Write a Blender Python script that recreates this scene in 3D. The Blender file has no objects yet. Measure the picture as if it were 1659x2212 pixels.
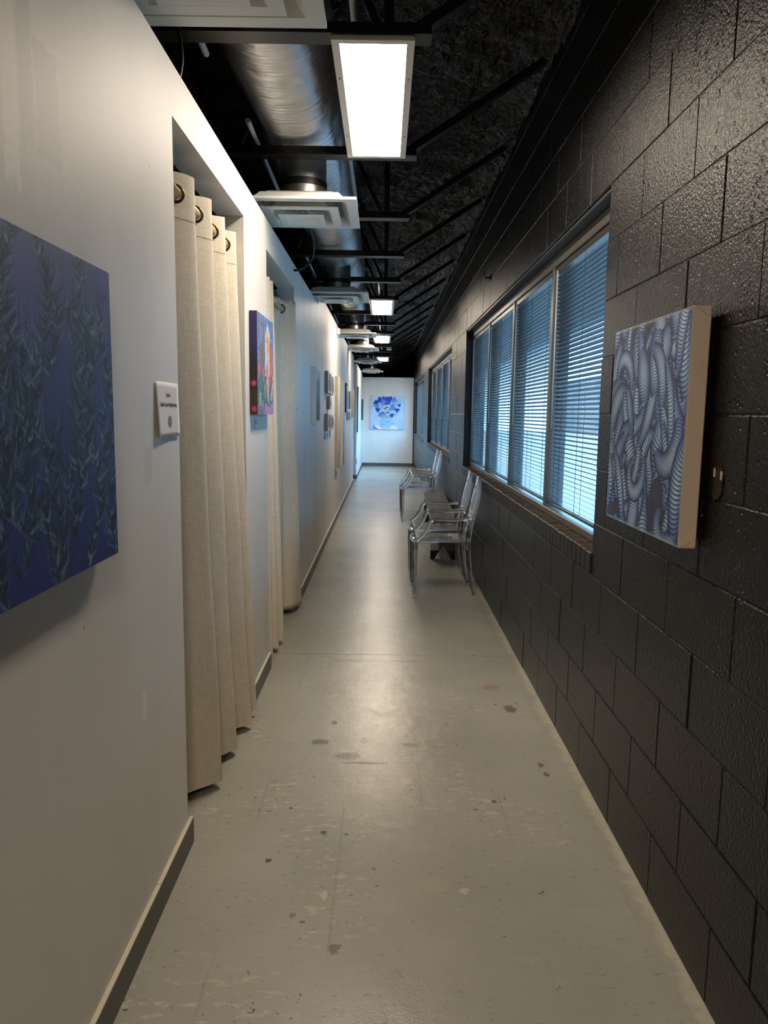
import bpy, math, random
import numpy as np
from mathutils import Matrix, Vector

# ------------------------------------------------------------------ camera / light / exposure
scene = bpy.context.scene
col = scene.collection
random.seed(7)
rng = np.random.default_rng(11)
PI = math.pi

CAM_H, F_PX, PITCH, YAW, ROLL = 1.415, 1600.0, -0.13241, 0.0015, 0.0136
fw = Vector((math.sin(YAW)*math.cos(PITCH), math.cos(YAW)*math.cos(PITCH), math.sin(PITCH)))
rt = Vector((math.cos(YAW), -math.sin(YAW), 0)); up = rt.cross(fw)
r2 = rt*math.cos(ROLL) + up*math.sin(ROLL); u2 = up*math.cos(ROLL) - rt*math.sin(ROLL)
cd = bpy.data.cameras.new('camera'); cam = bpy.data.objects.new('camera', cd); col.objects.link(cam)
cd.sensor_fit = 'HORIZONTAL'; cd.sensor_width = 36.0; cd.lens = F_PX/1659*36.0
cd.clip_start = 0.05; cd.clip_end = 400
M = Matrix((r2, u2, -fw)).transposed().to_4x4(); M.translation = Vector((0, 0, CAM_H))
cam.matrix_world = M
scene.camera = cam

PANEL_STRENGTH = 34.0
PANEL_COLOR = (1.0, 0.85, 0.68)
SKY_STRENGTH = 9.5
SKY_COLOR = (0.26, 0.60, 1.0)
SUN_STRENGTH = 14.0

world = bpy.data.worlds.new('sky'); scene.world = world; world.use_nodes = True
bg = world.node_tree.nodes['Background']
bg.inputs[0].default_value = (*SKY_COLOR, 1); bg.inputs[1].default_value = SKY_STRENGTH
sd = bpy.data.lights.new('sun', 'SUN'); sd.energy = SUN_STRENGTH; sd.angle = math.radians(0.6); sd.color = (0.85, 0.93, 1.0)
sun = bpy.data.objects.new('sun', sd); col.objects.link(sun)
sun.rotation_euler = Vector((0.16, 0.35, -1.0)).to_track_quat('-Z', 'Y').to_euler(); sun.location = (-6, 0, 12)

vs = scene.view_settings
vs.view_transform = 'Standard'; vs.look = 'None'; vs.gamma = 1.0; vs.use_curve_mapping = False
vs.exposure = 0.36
scene.cycles.use_denoising = True
scene.cycles.use_adaptive_sampling = True; scene.cycles.adaptive_threshold = 0.04
scene.cycles.transparent_max_bounces = 20
scene.cycles.max_bounces = 9; scene.cycles.diffuse_bounces = 4; scene.cycles.glossy_bounces = 4; scene.cycles.transmission_bounces = 9

# ------------------------------------------------------------------ helpers
def lin(c):
    c = np.asarray(c, float)/255.0
    return np.where(c <= 0.04045, c/12.92, ((c+0.055)/1.055)**2.4)
def rgb(r, g, b):
    return tuple(float(v) for v in lin((r, g, b)))

class MB:
    def __init__(self): self.v = []; self.f = []; self.sm = []
    def add(self, vs_, fs, smooth=False):
        n = len(self.v); self.v += [tuple(p) for p in vs_]
        self.f += [tuple(i+n for i in f) for f in fs]; self.sm += [smooth]*len(fs); return self
    def box(self, x0, x1, y0, y1, z0, z1):
        v = [(x, y, z) for x in (x0, x1) for y in (y0, y1) for z in (z0, z1)]
        return self.add(v, [(0,1,3,2),(4,6,7,5),(0,4,5,1),(2,3,7,6),(0,2,6,4),(1,5,7,3)])
    def bbox(self, x0, x1, y0, y1, z0, z1, b=0.004):
        # box with chamfered edges
        v = []; idx = {}
        X, Y, Z = (x0, x1), (y0, y1), (z0, z1)
        for i in (0, 1):
            for j in (0, 1):
                for k in (0, 1):
                    sx, sy, sz = (1-2*i)*b, (1-2*j)*b, (1-2*k)*b
                    idx[i,j,k] = len(v)
                    v += [(X[i], Y[j]+sy, Z[k]+sz), (X[i]+sx, Y[j], Z[k]+sz), (X[i]+sx, Y[j]+sy, Z[k])]
        f = []
        q = lambda a, n: idx[a]+n
        for i in (0, 1): f.append([q((i,0,0),0), q((i,1,0),0), q((i,1,1),0), q((i,0,1),0)][::(-1 if i == 0 else 1)])
        for j in (0, 1): f.append([q((0,j,0),1), q((1,j,0),1), q((1,j,1),1), q((0,j,1),1)][::(1 if j == 0 else -1)])
        for k in (0, 1): f.append([q((0,0,k),2), q((1,0,k),2), q((1,1,k),2), q((0,1,k),2)][::(-1 if k == 0 else 1)])
        for j in (0, 1):
            for k in (0, 1): f.append([q((0,j,k),1), q((1,j,k),1), q((1,j,k),2), q((0,j,k),2)][::(-1 if j == k else 1)])
        for i in (0, 1):
            for k in (0, 1): f.append([q((i,0,k),0), q((i,1,k),0), q((i,1,k),2), q((i,0,k),2)][::(1 if i == k else -1)])
        for i in (0, 1):
            for j in (0, 1): f.append([q((i,j,0),0), q((i,j,1),0), q((i,j,1),1), q((i,j,0),1)][::(-1 if i == j else 1)])
        for i in (0, 1):
            for j in (0, 1):
                for k in (0, 1):
                    t = [q((i,j,k),0), q((i,j,k),1), q((i,j,k),2)]
                    f.append(t[::(-1 if (i+j+k) % 2 == 0 else 1)])
        return self.add(v, f)
    def tube(self, pts, rad, n=10, caps=True, smooth=True, sq=None):
        # circular (or elliptical sq=(ra,rb) multipliers) tube along pts; rad scalar or list
        pts = [Vector(p) for p in pts]; m = len(pts)
        rs = rad if isinstance(rad, (list, tuple)) else [rad]*m
        v = []; prev = None
        for i, p in enumerate(pts):
            t = (pts[min(i+1, m-1)]-pts[max(i-1, 0)]).normalized()
            if prev is None:
                a = Vector((0, 0, 1)) if abs(t.z) < 0.9 else Vector((0, 1, 0))
                nx = t.cross(a).normalized()
            else:
                nx = (prev - t*prev.dot(t)).normalized()
            prev = nx; ny = t.cross(nx)
            for k in range(n):
                an = 2*PI*k/n
                a_, b_ = (1, 1) if sq is None else sq
                v.append(p + nx*(math.cos(an)*rs[i]*a_) + ny*(math.sin(an)*rs[i]*b_))
        f = [(i*n+k, i*n+(k+1) % n, (i+1)*n+(k+1) % n, (i+1)*n+k) for i in range(m-1) for k in range(n)]
        self.add(v, f, smooth)
        if caps:
            b = len(self.v)-m*n
            self.f += [tuple(b+k for k in range(n))[::-1], tuple(b+(m-1)*n+k for k in range(n))]; self.sm += [False, False]
        return self
    def bar(self, p, q, w, h, upv=(0, 0, 1)):
        p, q = Vector(p), Vector(q); t = (q-p).normalized(); s = t.cross(Vector(upv)).normalized(); u = s.cross(t)
        v = [c + s*(a*w/2) + u*(b*h/2) for c in (p, q) for a, b in ((-1,-1),(1,-1),(1,1),(-1,1))]
        return self.add(v, [(0,3,2,1),(4,5,6,7),(0,1,5,4),(1,2,6,5),(2,3,7,6),(3,0,4,7)])
    def prism(self, poly, axis, d0, d1):
        # polygon extruded along an axis (0,1,2); poly gives the two other coordinates in order
        def mk(a, b, d):
            c = [a, b]; c.insert(axis, d); return tuple(c)
        n = len(poly); v = [mk(a, b, d0) for a, b in poly]+[mk(a, b, d1) for a, b in poly]
        f = [tuple(range(n))[::-1], tuple(range(n, 2*n))]+[(i, (i+1) % n, n+(i+1) % n, n+i) for i in range(n)]
        return self.add(v, f)
    def grid(self, P, smooth=True):
        P = np.asarray(P); a, b = P.shape[:2]
        v = P.reshape(-1, 3).tolist()
        f = [(i*b+j, (i+1)*b+j, (i+1)*b+j+1, i*b+j+1) for i in range(a-1) for j in range(b-1)]
        return self.add(v, f, smooth)
    def mesh(self, name, mat, origin=(0, 0, 0)):
        me = bpy.data.meshes.new(name); o = origin
        me.from_pydata([(p[0]-o[0], p[1]-o[1], p[2]-o[2]) for p in self.v], [], self.f)
        me.polygons.foreach_set('use_smooth', self.sm); me.validate()
        import bmesh
        bm = bmesh.new(); bm.from_mesh(me); bmesh.ops.recalc_face_normals(bm, faces=bm.faces); bm.to_mesh(me); bm.free()
        if mat: me.materials.append(mat)
        return me
    def build(self, name, mat, parent=None, origin=None):
        if origin is None: origin = tuple(parent.location) if parent is not None and parent.type == 'EMPTY' else (0, 0, 0)
        if parent is not None and parent.type != 'EMPTY':
            origin = tuple(parent.get('org', (0, 0, 0)))
        return link(name, self.mesh(name, mat, origin), parent, origin)

def link(name, me, parent=None, org=(0, 0, 0)):
    o = bpy.data.objects.new(name, me); col.objects.link(o)
    if parent is not None: o.parent = parent
    return o
ORG = {}
def part(name, mb, mat, thing):
    """mesh part in world coordinates, child of thing (an Empty at ORG or a mesh with origin there)"""
    org = ORG.get(thing.name, (0, 0, 0))
    o = link(name, mb.mesh(name, mat, org), thing); ORG[o.name] = org
    return o
def tag(o, label=None, cat=None, group=None, kind=None):
    if label: o['label'] = label
    if cat: o['category'] = cat
    if group: o['group'] = group
    if kind: o['kind'] = kind
    return o
def thing(name, loc, label, cat, group=None):
    o = bpy.data.objects.new(name, None); col.objects.link(o); o.location = loc; o.empty_display_size = 0.1
    ORG[o.name] = tuple(loc); return tag(o, label, cat, group)
def solid(name, mb, mat, loc, label, cat, group=None):
    o = link(name, mb.mesh(name, mat, loc)); o.location = loc; ORG[o.name] = tuple(loc)
    return tag(o, label, cat, group)
def struct(name, mb, mat, parent=None):
    o = link(name, mb.mesh(name, mat), parent)
    if parent is None: o['kind'] = 'structure'
    return o
def copy_tree(root, loc, label, group=None):
    r = root.copy(); col.objects.link(r); r.location = loc; r['label'] = label
    if group: r['group'] = group
    for ch in root.children:
        c = ch.copy(); col.objects.link(c); c.parent = r
        for g in ch.children:
            d = g.copy(); col.objects.link(d); d.parent = c
    return r

# ------------------------------------------------------------------ materials
def nt(name):
    m = bpy.data.materials.new(name); m.use_nodes = True
    t = m.node_tree; return m, t, t.nodes['Principled BSDF']
def N(t, kind, **kw):
    n = t.nodes.new(kind)
    for k, v in kw.items():
        if k in n.inputs.keys() if hasattr(n.inputs, 'keys') else False: n.inputs[k].default_value = v
        else: setattr(n, k, v)
    return n
def coords(t, scale=(1, 1, 1), src='Position'):
    if src == 'Position': s = t.nodes.new('ShaderNodeNewGeometry').outputs['Position']
    else: s = t.nodes.new('ShaderNodeTexCoord').outputs[src]
    mp = t.nodes.new('ShaderNodeMapping'); mp.inputs['Scale'].default_value = scale
    t.links.new(s, mp.inputs['Vector']); return mp.outputs[0]
def noise(t, vec, scale, detail=4, rough=0.55):
    n = t.nodes.new('ShaderNodeTexNoise'); n.inputs['Scale'].default_value = scale
    n.inputs['Detail'].default_value = detail; n.inputs['Roughness'].default_value = rough
    t.links.new(vec, n.inputs['Vector']); return n.outputs['Fac']
def noise2(t, vec, scale, detail=4, rough=0.55):
    o = noise(t, vec, scale, detail, rough); o.node.noise_dimensions = '2D'; return o
def ramp(t, fac, stops):
    r = t.nodes.new('ShaderNodeValToRGB'); e = r.color_ramp.elements
    while len(e) < len(stops): e.new(0.5)
    for i, (p, c) in enumerate(stops):
        e[i].position = p; e[i].color = (c, c, c, 1) if isinstance(c, (int, float)) else (*c[:3], 1)
    t.links.new(fac, r.inputs[0]); return r.outputs[0]
def math_(t, op, a, b=None, clamp=False):
    n = t.nodes.new('ShaderNodeMath'); n.operation = op; n.use_clamp = clamp
    for i, x in enumerate((a, b)):
        if x is None: continue
        if isinstance(x, (int, float)): n.inputs[i].default_value = x
        else: t.links.new(x, n.inputs[i])
    return n.outputs[0]
def mix(t, fac, a, b):
    n = t.nodes.new('ShaderNodeMix'); n.data_type = 'RGBA'
    for i, x in ((0, fac), (6, a), (7, b)):
        if isinstance(x, (int, float)): n.inputs[i].default_value = x
        elif isinstance(x, tuple): n.inputs[i].default_value = (*x[:3], 1)
        else: t.links.new(x, n.inputs[i])
    return n.outputs[2]
def bump(t, bsdf, height, strength=0.3, dist=0.01):
    b = t.nodes.new('ShaderNodeBump'); b.inputs['Strength'].default_value = strength; b.inputs['Distance'].default_value = dist
    t.links.new(height, b.inputs['Height']); t.links.new(b.outputs[0], bsdf.inputs['Normal']); return b
def simple(name, c, rough=0.5, metal=0.0, var=0.0, vscale=8, bstr=0.0, bscale=60, spec=None, src='Object'):
    m, t, p = nt(name)
    p.inputs['Roughness'].default_value = rough; p.inputs['Metallic'].default_value = metal
    if spec is not None: p.inputs['Specular IOR Level'].default_value = spec
    p.inputs['Base Color'].default_value = (*c, 1)
    v = coords(t, src=src)
    if var:
        f = noise(t, v, vscale)
        c2 = tuple(x*(1-var) for x in c)
        t.links.new(mix(t, ramp(t, f, [(0.35, 0.0), (0.65, 1.0)]), c2, c), p.inputs['Base Color'])
    if bstr: bump(t, p, noise(t, v, bscale, 3), bstr, 0.004)
    return m

def wall_white():
    m, t, p = nt('painted_drywall')
    v = coords(t)
    base = rgb(226, 223, 217)
    f = noise(t, coords(t, (1, 1, 0.35)), 3.0, 5)
    c = mix(t, ramp(t, f, [(0.3, 0.0), (0.7, 1.0)]), rgb(216, 213, 207), base)
    # old filler smears and touch-up patches high on the near stretch of wall
    sp = t.nodes.new('ShaderNodeSeparateXYZ'); t.links.new(t.nodes.new('ShaderNodeNewGeometry').outputs['Position'], sp.inputs[0])
    Y, Z = sp.outputs[1], sp.outputs[2]
    fray = noise(t, coords(t, (1, 30, 18)), 2.2, 6, 0.7)
    def patch(y0, y1, z0, z1):
        a = math_(t, 'SUBTRACT', 1.0, math_(t, 'DIVIDE', math_(t, 'ABSOLUTE', math_(t, 'SUBTRACT', Y, (y0+y1)/2)), (y1-y0)/2))
        b = math_(t, 'SUBTRACT', 1.0, math_(t, 'DIVIDE', math_(t, 'ABSOLUTE', math_(t, 'SUBTRACT', Z, (z0+z1)/2)), (z1-z0)/2))
        d = math_(t, 'MINIMUM', math_(t, 'MULTIPLY', a, 1.2), math_(t, 'MULTIPLY', b, 1.8))
        d = math_(t, 'ADD', d, math_(t, 'MULTIPLY', math_(t, 'SUBTRACT', fray, 0.5), 1.1))
        return ramp(t, d, [(0.02, 0.0), (0.12, 1.0)])
    for (q, k) in (((1.27, 1.325, 1.78, 2.3), rgb(243, 236, 224)), ((1.39, 1.49, 1.86, 2.07), rgb(205, 200, 192)),
                   ((1.33, 1.385, 1.85, 2.35), rgb(203, 199, 194)), ((1.185, 1.215, 1.82, 1.90), rgb(176, 174, 170)),
                   ((1.19, 1.235, 1.76, 1.82), rgb(180, 178, 172)), ((1.93, 1.99, 1.22, 1.32), rgb(214, 205, 196)),
                   ((1.86, 1.89, 0.60, 0.68), rgb(238, 236, 230))):
        c = mix(t, math_(t, 'MULTIPLY', patch(*q), 0.8), c, k)
    # small nail holes and scuffs
    vo = t.nodes.new('ShaderNodeTexVoronoi'); vo.inputs['Scale'].default_value = 5.5; t.links.new(v, vo.inputs['Vector'])
    c = mix(t, ramp(t, vo.outputs['Distance'], [(0.014, 1.0), (0.022, 0.0)]), c, rgb(120, 116, 110))
    t.links.new(c, p.inputs['Base Color'])
    p.inputs['Roughness'].default_value = 0.52
    bump(t, p, noise(t, v, 150, 1), 0.10, 0.002)
    return m

def floor_mat(near=True):
    m, t, p = nt('painted_concrete')
    v = coords(t)
    g = t.nodes.new('ShaderNodeNewGeometry').outputs['Position']
    sp = t.nodes.new('ShaderNodeSeparateXYZ'); t.links.new(g, sp.inputs[0])
    a = rgb(169, 167, 156); b = rgb(154, 152, 141)
    c = mix(t, ramp(t, noise2(t, v, 1.6, 4, 0.5), [(0.25, 0.0), (0.75, 1.0)]), b, a)
    # dark paint flecks of several sizes
    nz = t.nodes.new('ShaderNodeTexNoise'); nz.noise_dimensions = '2D'; nz.inputs['Scale'].default_value = 60; nz.inputs['Detail'].default_value = 1; t.links.new(v, nz.inputs['Vector'])
    sc_ = t.nodes.new('ShaderNodeVectorMath'); sc_.operation = 'SCALE'; sc_.inputs['Scale'].default_value = 0.03
    wv = t.nodes.new('ShaderNodeVectorMath'); wv.operation = 'ADD'
    t.links.new(nz.outputs['Color'], sc_.inputs[0]); t.links.new(v, wv.inputs[0]); t.links.new(sc_.outputs[0], wv.inputs[1])
    gate = noise2(t, v, 2.2, 1)
    for sc, thr, k, g0 in ((8.0, 0.026, rgb(58, 57, 54), 0.50), (23.0, 0.05, rgb(84, 80, 72), 0.50)) + (((3.1, 0.018, rgb(44, 58, 84), 0.46),) if near else ()):
        vo = t.nodes.new('ShaderNodeTexVoronoi'); vo.inputs['Scale'].default_value = sc; vo.voronoi_dimensions = '2D'
        t.links.new(wv.outputs[0], vo.inputs['Vector'])
        spot = ramp(t, vo.outputs['Distance'], [(thr*0.7, 1.0), (thr, 0.0)])
        c = mix(t, math_(t, 'MULTIPLY', math_(t, 'MULTIPLY', spot, ramp(t, gate, [(g0, 0.0), (g0+0.06, 1.0)])), 0.8), c, k)
    # scraped / chipped pale marks
    sm = noise2(t, coords(t, (1, 3.0, 1)), 14, 4, 0.75)
    pres = ramp(t, gate, [(0.50, 0.0), (0.66, 1.0)])
    chips = math_(t, 'MULTIPLY', ramp(t, sm, [(0.575, 0.0), (0.63, 1.0)]), pres)
    c = mix(t, math_(t, 'MULTIPLY', chips, 0.55), c, rgb(196, 190, 174))
    # dark scuffs
    sc2 = noise2(t, coords(t, (3, 7, 1)), 9, 4, 0.8)
    pr2 = ramp(t, gate, [(0.42, 1.0), (0.52, 0.0)])
    c = mix(t, math_(t, 'MULTIPLY', math_(t, 'MULTIPLY', ramp(t, sc2, [(0.62, 0.0), (0.68, 1.0)]), pr2), 0.4), c, rgb(84, 82, 76))
    # individual drips and stains seen on this floor: x, y, rx, ry, colour
    wob = math_(t, 'MULTIPLY', math_(t, 'SUBTRACT', noise2(t, v, 55, 3, 0.8), 0.5), 3.4)
    spots = [(-0.135, 2.92, 0.055, 0.035, (104, 101, 92)), (-0.12, 2.93, 0.012, 0.012, (60, 62, 62)), (0.13, 3.03, 0.045, 0.022, (118, 112, 100)),
             (-0.185, 2.35, 0.012, 0.012, (38, 55, 88)), (-0.108, 2.34, 0.012, 0.008, (60, 66, 84)), (0.425, 2.57, 0.01, 0.012, (44, 46, 84)),
             (-0.16, 2.02, 0.012, 0.02, (196, 190, 172)), (0.26, 2.05, 0.016, 0.016, (190, 184, 166)), (0.17, 2.08, 0.05, 0.035, (164, 160, 146)),
             (-0.115, 1.80, 0.016, 0.02, (122, 108, 90)), (-0.35, 2.19, 0.01, 0.012, (70, 66, 60)), (-0.07, 3.07, 0.02, 0.03, (110, 108, 100)),
             (0.63, 3.44, 0.03, 0.05, (86, 70, 56)), (0.66, 2.86, 0.012, 0.02, (92, 76, 58)), (0.665, 2.78, 0.012, 0.02, (92, 76, 58)),
             (-0.21, 3.25, 0.014, 0.022, (80, 78, 74)), (0.58, 3.72, 0.05, 0.04, (160, 132, 122)), (-0.24, 1.93, 0.01, 0.012, (150, 110, 100)),
             (-0.26, 3.05, 0.04, 0.03, (96, 94, 86)), (-0.06, 2.86, 0.10, 0.01, (92, 88, 80)), (-0.02, 4.12, 0.26, 0.022, (128, 124, 112))]
    if not near: spots = []
    for (x, y, rx, ry, k) in spots:
        dx = math_(t, 'DIVIDE', math_(t, 'SUBTRACT', sp.outputs[0], x), rx)
        dy = math_(t, 'DIVIDE', math_(t, 'SUBTRACT', sp.outputs[1], y), ry)
        ma = t.nodes.new('ShaderNodeMath'); ma.operation = 'MULTIPLY_ADD'; t.links.new(dx, ma.inputs[0]); t.links.new(dx, ma.inputs[1]); t.links.new(wob, ma.inputs[2])
        mb_ = t.nodes.new('ShaderNodeMath'); mb_.operation = 'MULTIPLY_ADD'; t.links.new(dy, mb_.inputs[0]); t.links.new(dy, mb_.inputs[1]); t.links.new(ma.outputs[0], mb_.inputs[2])
        mc = t.nodes.new('ShaderNodeMath'); mc.operation = 'MULTIPLY_ADD'; mc.use_clamp = True; mc.inputs[1].default_value = -4.0; mc.inputs[2].default_value = 4.0; t.links.new(mb_.outputs[0], mc.inputs[0])
        c = mix(t, math_(t, 'MULTIPLY', mc.outputs[0], 0.75), c, rgb(*k))
    # long hairline scratches running along the corridor
    hs = t.nodes.new('ShaderNodeTexWave'); hs.wave_type = 'BANDS'; hs.bands_direction = 'X'
    hs.inputs['Scale'].default_value = 1.1; hs.inputs['Distortion'].default_value = 2.0; hs.inputs['Detail'].default_value = 2
    hs.inputs['Detail Scale'].default_value = 0.4
    t.links.new(coords(t, (1, 0.12, 1)), hs.inputs['Vector'])
    hl = math_(t, 'MULTIPLY', ramp(t, hs.outputs['Fac'], [(0.997, 0.0), (0.9995, 1.0)]), ramp(t, gate, [(0.5, 0.0), (0.6, 1.0)]))
    c = mix(t, math_(t, 'MULTIPLY', hl, 0.18), c, rgb(108, 106, 96))
    # worn edge along the block wall
    ed = math_(t, 'ADD', sp.outputs[0], math_(t, 'MULTIPLY', noise2(t, v, 16, 3, 0.7), 0.09))
    c = mix(t, math_(t, 'MULTIPLY', ramp(t, ed, [(0.80, 0.0), (0.835, 1.0)]), 0.65), c, rgb(196, 188, 168))
    t.links.new(c, p.inputs['Base Color'])
    t.links.new(ramp(t, noise2(t, v, 5, 3, 0.65), [(0.3, 0.215), (0.7, 0.268)]), p.inputs['Roughness'])
    h = math_(t, 'ADD', math_(t, 'MULTIPLY', noise2(t, v, 200, 1), 0.25), math_(t, 'MULTIPLY', noise2(t, v, 11, 3), 0.8))
    bump(t, p, h, 0.30, 0.006)
    return m

def block_mat():
    m, t, p = nt('black_painted_block')
    v = coords(t)
    f = noise(t, v, 2.5, 5)
    c = mix(t, ramp(t, f, [(0.35, 0.0), (0.65, 1.0)]), rgb(12, 12, 12), rgb(17, 16, 16))
    t.links.new(c, p.inputs['Base Color'])
    p.inputs['Roughness'].default_value = 0.33; p.inputs['Specular IOR Level'].default_value = 0.32
    pores = t.nodes.new('ShaderNodeTexVoronoi'); pores.inputs['Scale'].default_value = 52; t.links.new(v, pores.inputs['Vector'])
    pr = math_(t, 'MULTIPLY', ramp(t, pores.outputs['Distance'], [(0.12, 0.0), (0.30, 1.0)]), 1.0)
    # more open pores in irregular upright bands
    band = ramp(t, noise(t, coords(t, (1, 2.2, 0.5)), 2.0, 3), [(0.48, 0.15), (0.62, 1.0)])
    pr = math_(t, 'MULTIPLY', math_(t, 'SUBTRACT', pr, 1.0), band)
    h = math_(t, 'ADD', math_(t, 'MULTIPLY', noise(t, v, 110, 2, 0.7), 0.9), pr)
    bump(t, p, h, 0.75, 0.005)
    return m

def sill_mat():
    m, t, p = nt('worn_painted_brick')
    v = coords(t); g = t.nodes.new('ShaderNodeNewGeometry'); sp = t.nodes.new('ShaderNodeSeparateXYZ'); t.links.new(g.outputs['Normal'], sp.inputs[0])
    ps = t.nodes.new('ShaderNodeSeparateXYZ'); t.links.new(g.outputs['Position'], ps.inputs[0])
    worn = math_(t, 'MULTIPLY', ramp(t, sp.outputs[2], [(0.3, 0.0), (0.8, 1.0)]), ramp(t, noise(t, v, 22, 5, 0.7), [(0.42, 0.1), (0.66, 1.0)]))
    c = mix(t, worn, rgb(26, 25, 24), rgb(92, 76, 56))
    t.links.new(c, p.inputs['Base Color']); p.inputs['Roughness'].default_value = 0.45
    bump(t, p, noise(t, v, 70, 4, 0.7), 0.5, 0.004); return m

def foam_mat():
    m, t, p = nt('black_spray_foam')
    v = coords(t)
    p.inputs['Base Color'].default_value = (0.042, 0.041, 0.043, 1); p.inputs['Roughness'].default_value = 0.17; p.inputs['Specular IOR Level'].default_value = 0.9
    h = math_(t, 'ADD', noise(t, coords(t, (1, 1.6, 1)), 42, 2, 0.6), math_(t, 'MULTIPLY', noise(t, v, 16, 3), 1.5))
    bump(t, p, h, 1.0, 0.05)
    return m

def foil_mat():
    m, t, p = nt('foil_duct_wrap')
    v = coords(t)
    p.inputs['Metallic'].default_value = 1.0
    p.inputs['Base Color'].default_value = (0.86, 0.86, 0.87, 1)
    t.links.new(ramp(t, noise(t, v, 7, 4), [(0.3, 0.30), (0.7, 0.42)]), p.inputs['Roughness'])
    wr = noise(t, coords(t, (2.0, 16.0, 2.0)), 3.0, 6, 0.6)
    wr2 = noise(t, coords(t, (1.0, 3.2, 1.6)), 6, 4, 0.55)
    bump(t, p, math_(t, 'ADD', wr, math_(t, 'MULTIPLY', wr2, 0.8)), 0.75, 0.024)
    return m

def linen_mat():
    m, t, p = nt('cream_linen')
    v = coords(t)
    a = noise(t, coords(t, (30, 30, 420)), 1.0, 1, 0.6); b = noise(t, coords(t, (420, 420, 14)), 1.0, 1, 0.6)
    w = math_(t, 'ADD', math_(t, 'MULTIPLY', a, 0.5), math_(t, 'MULTIPLY', b, 0.5))
    c = mix(t, ramp(t, w, [(0.33, 0.0), (0.63, 1.0)]), rgb(222, 210, 188), rgb(245, 237, 220))
    t.links.new(c, p.inputs['Base Color']); p.inputs['Roughness'].default_value = 0.85
    p.inputs['Specular IOR Level'].default_value = 0.2
    bump(t, p, w, 0.25, 0.002)
    tr = t.nodes.new('ShaderNodeBsdfTranslucent'); t.links.new(c, tr.inputs['Color'])
    mx = t.nodes.new('ShaderNodeMixShader'); mx.inputs[0].default_value = 0.22
    t.links.new(p.outputs[0], mx.inputs[1]); t.links.new(tr.outputs[0], mx.inputs[2])
    t.links.new(mx.outputs[0], t.nodes['Material Output'].inputs['Surface'])
    return m

def clear_plastic():
    m, t, p = nt('clear_polycarbonate')
    gl = t.nodes.new('ShaderNodeBsdfGlass'); gl.inputs['IOR'].default_value = 1.5; gl.inputs['Roughness'].default_value = 0.0
    gl.inputs['Color'].default_value = (0.97, 0.98, 1.0, 1)
    tr = t.nodes.new('ShaderNodeBsdfTransparent'); tr.inputs['Color'].default_value = (0.95, 0.96, 0.98, 1)
    mx = t.nodes.new('ShaderNodeMixShader'); mx.inputs[0].default_value = 0.78
    t.links.new(tr.outputs[0], mx.inputs[1]); t.links.new(gl.outputs[0], mx.inputs[2])
    t.links.new(mx.outputs[0], t.nodes['Material Output'].inputs['Surface'])
    return m

def pane_mat():
    m, t, p = nt('window_glass')
    tr = t.nodes.new('ShaderNodeBsdfTransparent'); tr.inputs['Color'].default_value = (0.9, 0.95, 0.97, 1)
    g = t.nodes.new('ShaderNodeBsdfGlossy'); g.inputs['Roughness'].default_value = 0.02
    lw = t.nodes.new('ShaderNodeLayerWeight'); lw.inputs['Blend'].default_value = 0.5
    fr = math_(t, 'ADD', math_(t, 'MULTIPLY', math_(t, 'POWER', lw.outputs['Facing'], 5.0), 0.9), 0.04)
    mx = t.nodes.new('ShaderNodeMixShader'); t.links.new(fr, mx.inputs[0])
    t.links.new(tr.outputs[0], mx.inputs[1]); t.links.new(g.outputs[0], mx.inputs[2])
    t.links.new(mx.outputs[0], t.nodes['Material Output'].inputs['Surface'])
    return m

def emit(name, c, s):
    m, t, p = nt(name)
    e = t.nodes.new('ShaderNodeEmission'); e.inputs[0].default_value = (*c, 1); e.inputs[1].default_value = s
    t.links.new(e.outputs[0], t.nodes['Material Output'].inputs['Surface']); return m

def print_mat(name, rough=0.5, bstr=0.12):
    m, t, p = nt(name)
    a = t.nodes.new('ShaderNodeVertexColor'); a.layer_name = 'paint'
    t.links.new(a.outputs[0], p.inputs['Base Color']); p.inputs['Roughness'].default_value = rough
    bump(t, p, noise(t, coords(t, (1, 1, 1)), 300, 3), bstr, 0.002)
    return m

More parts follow.
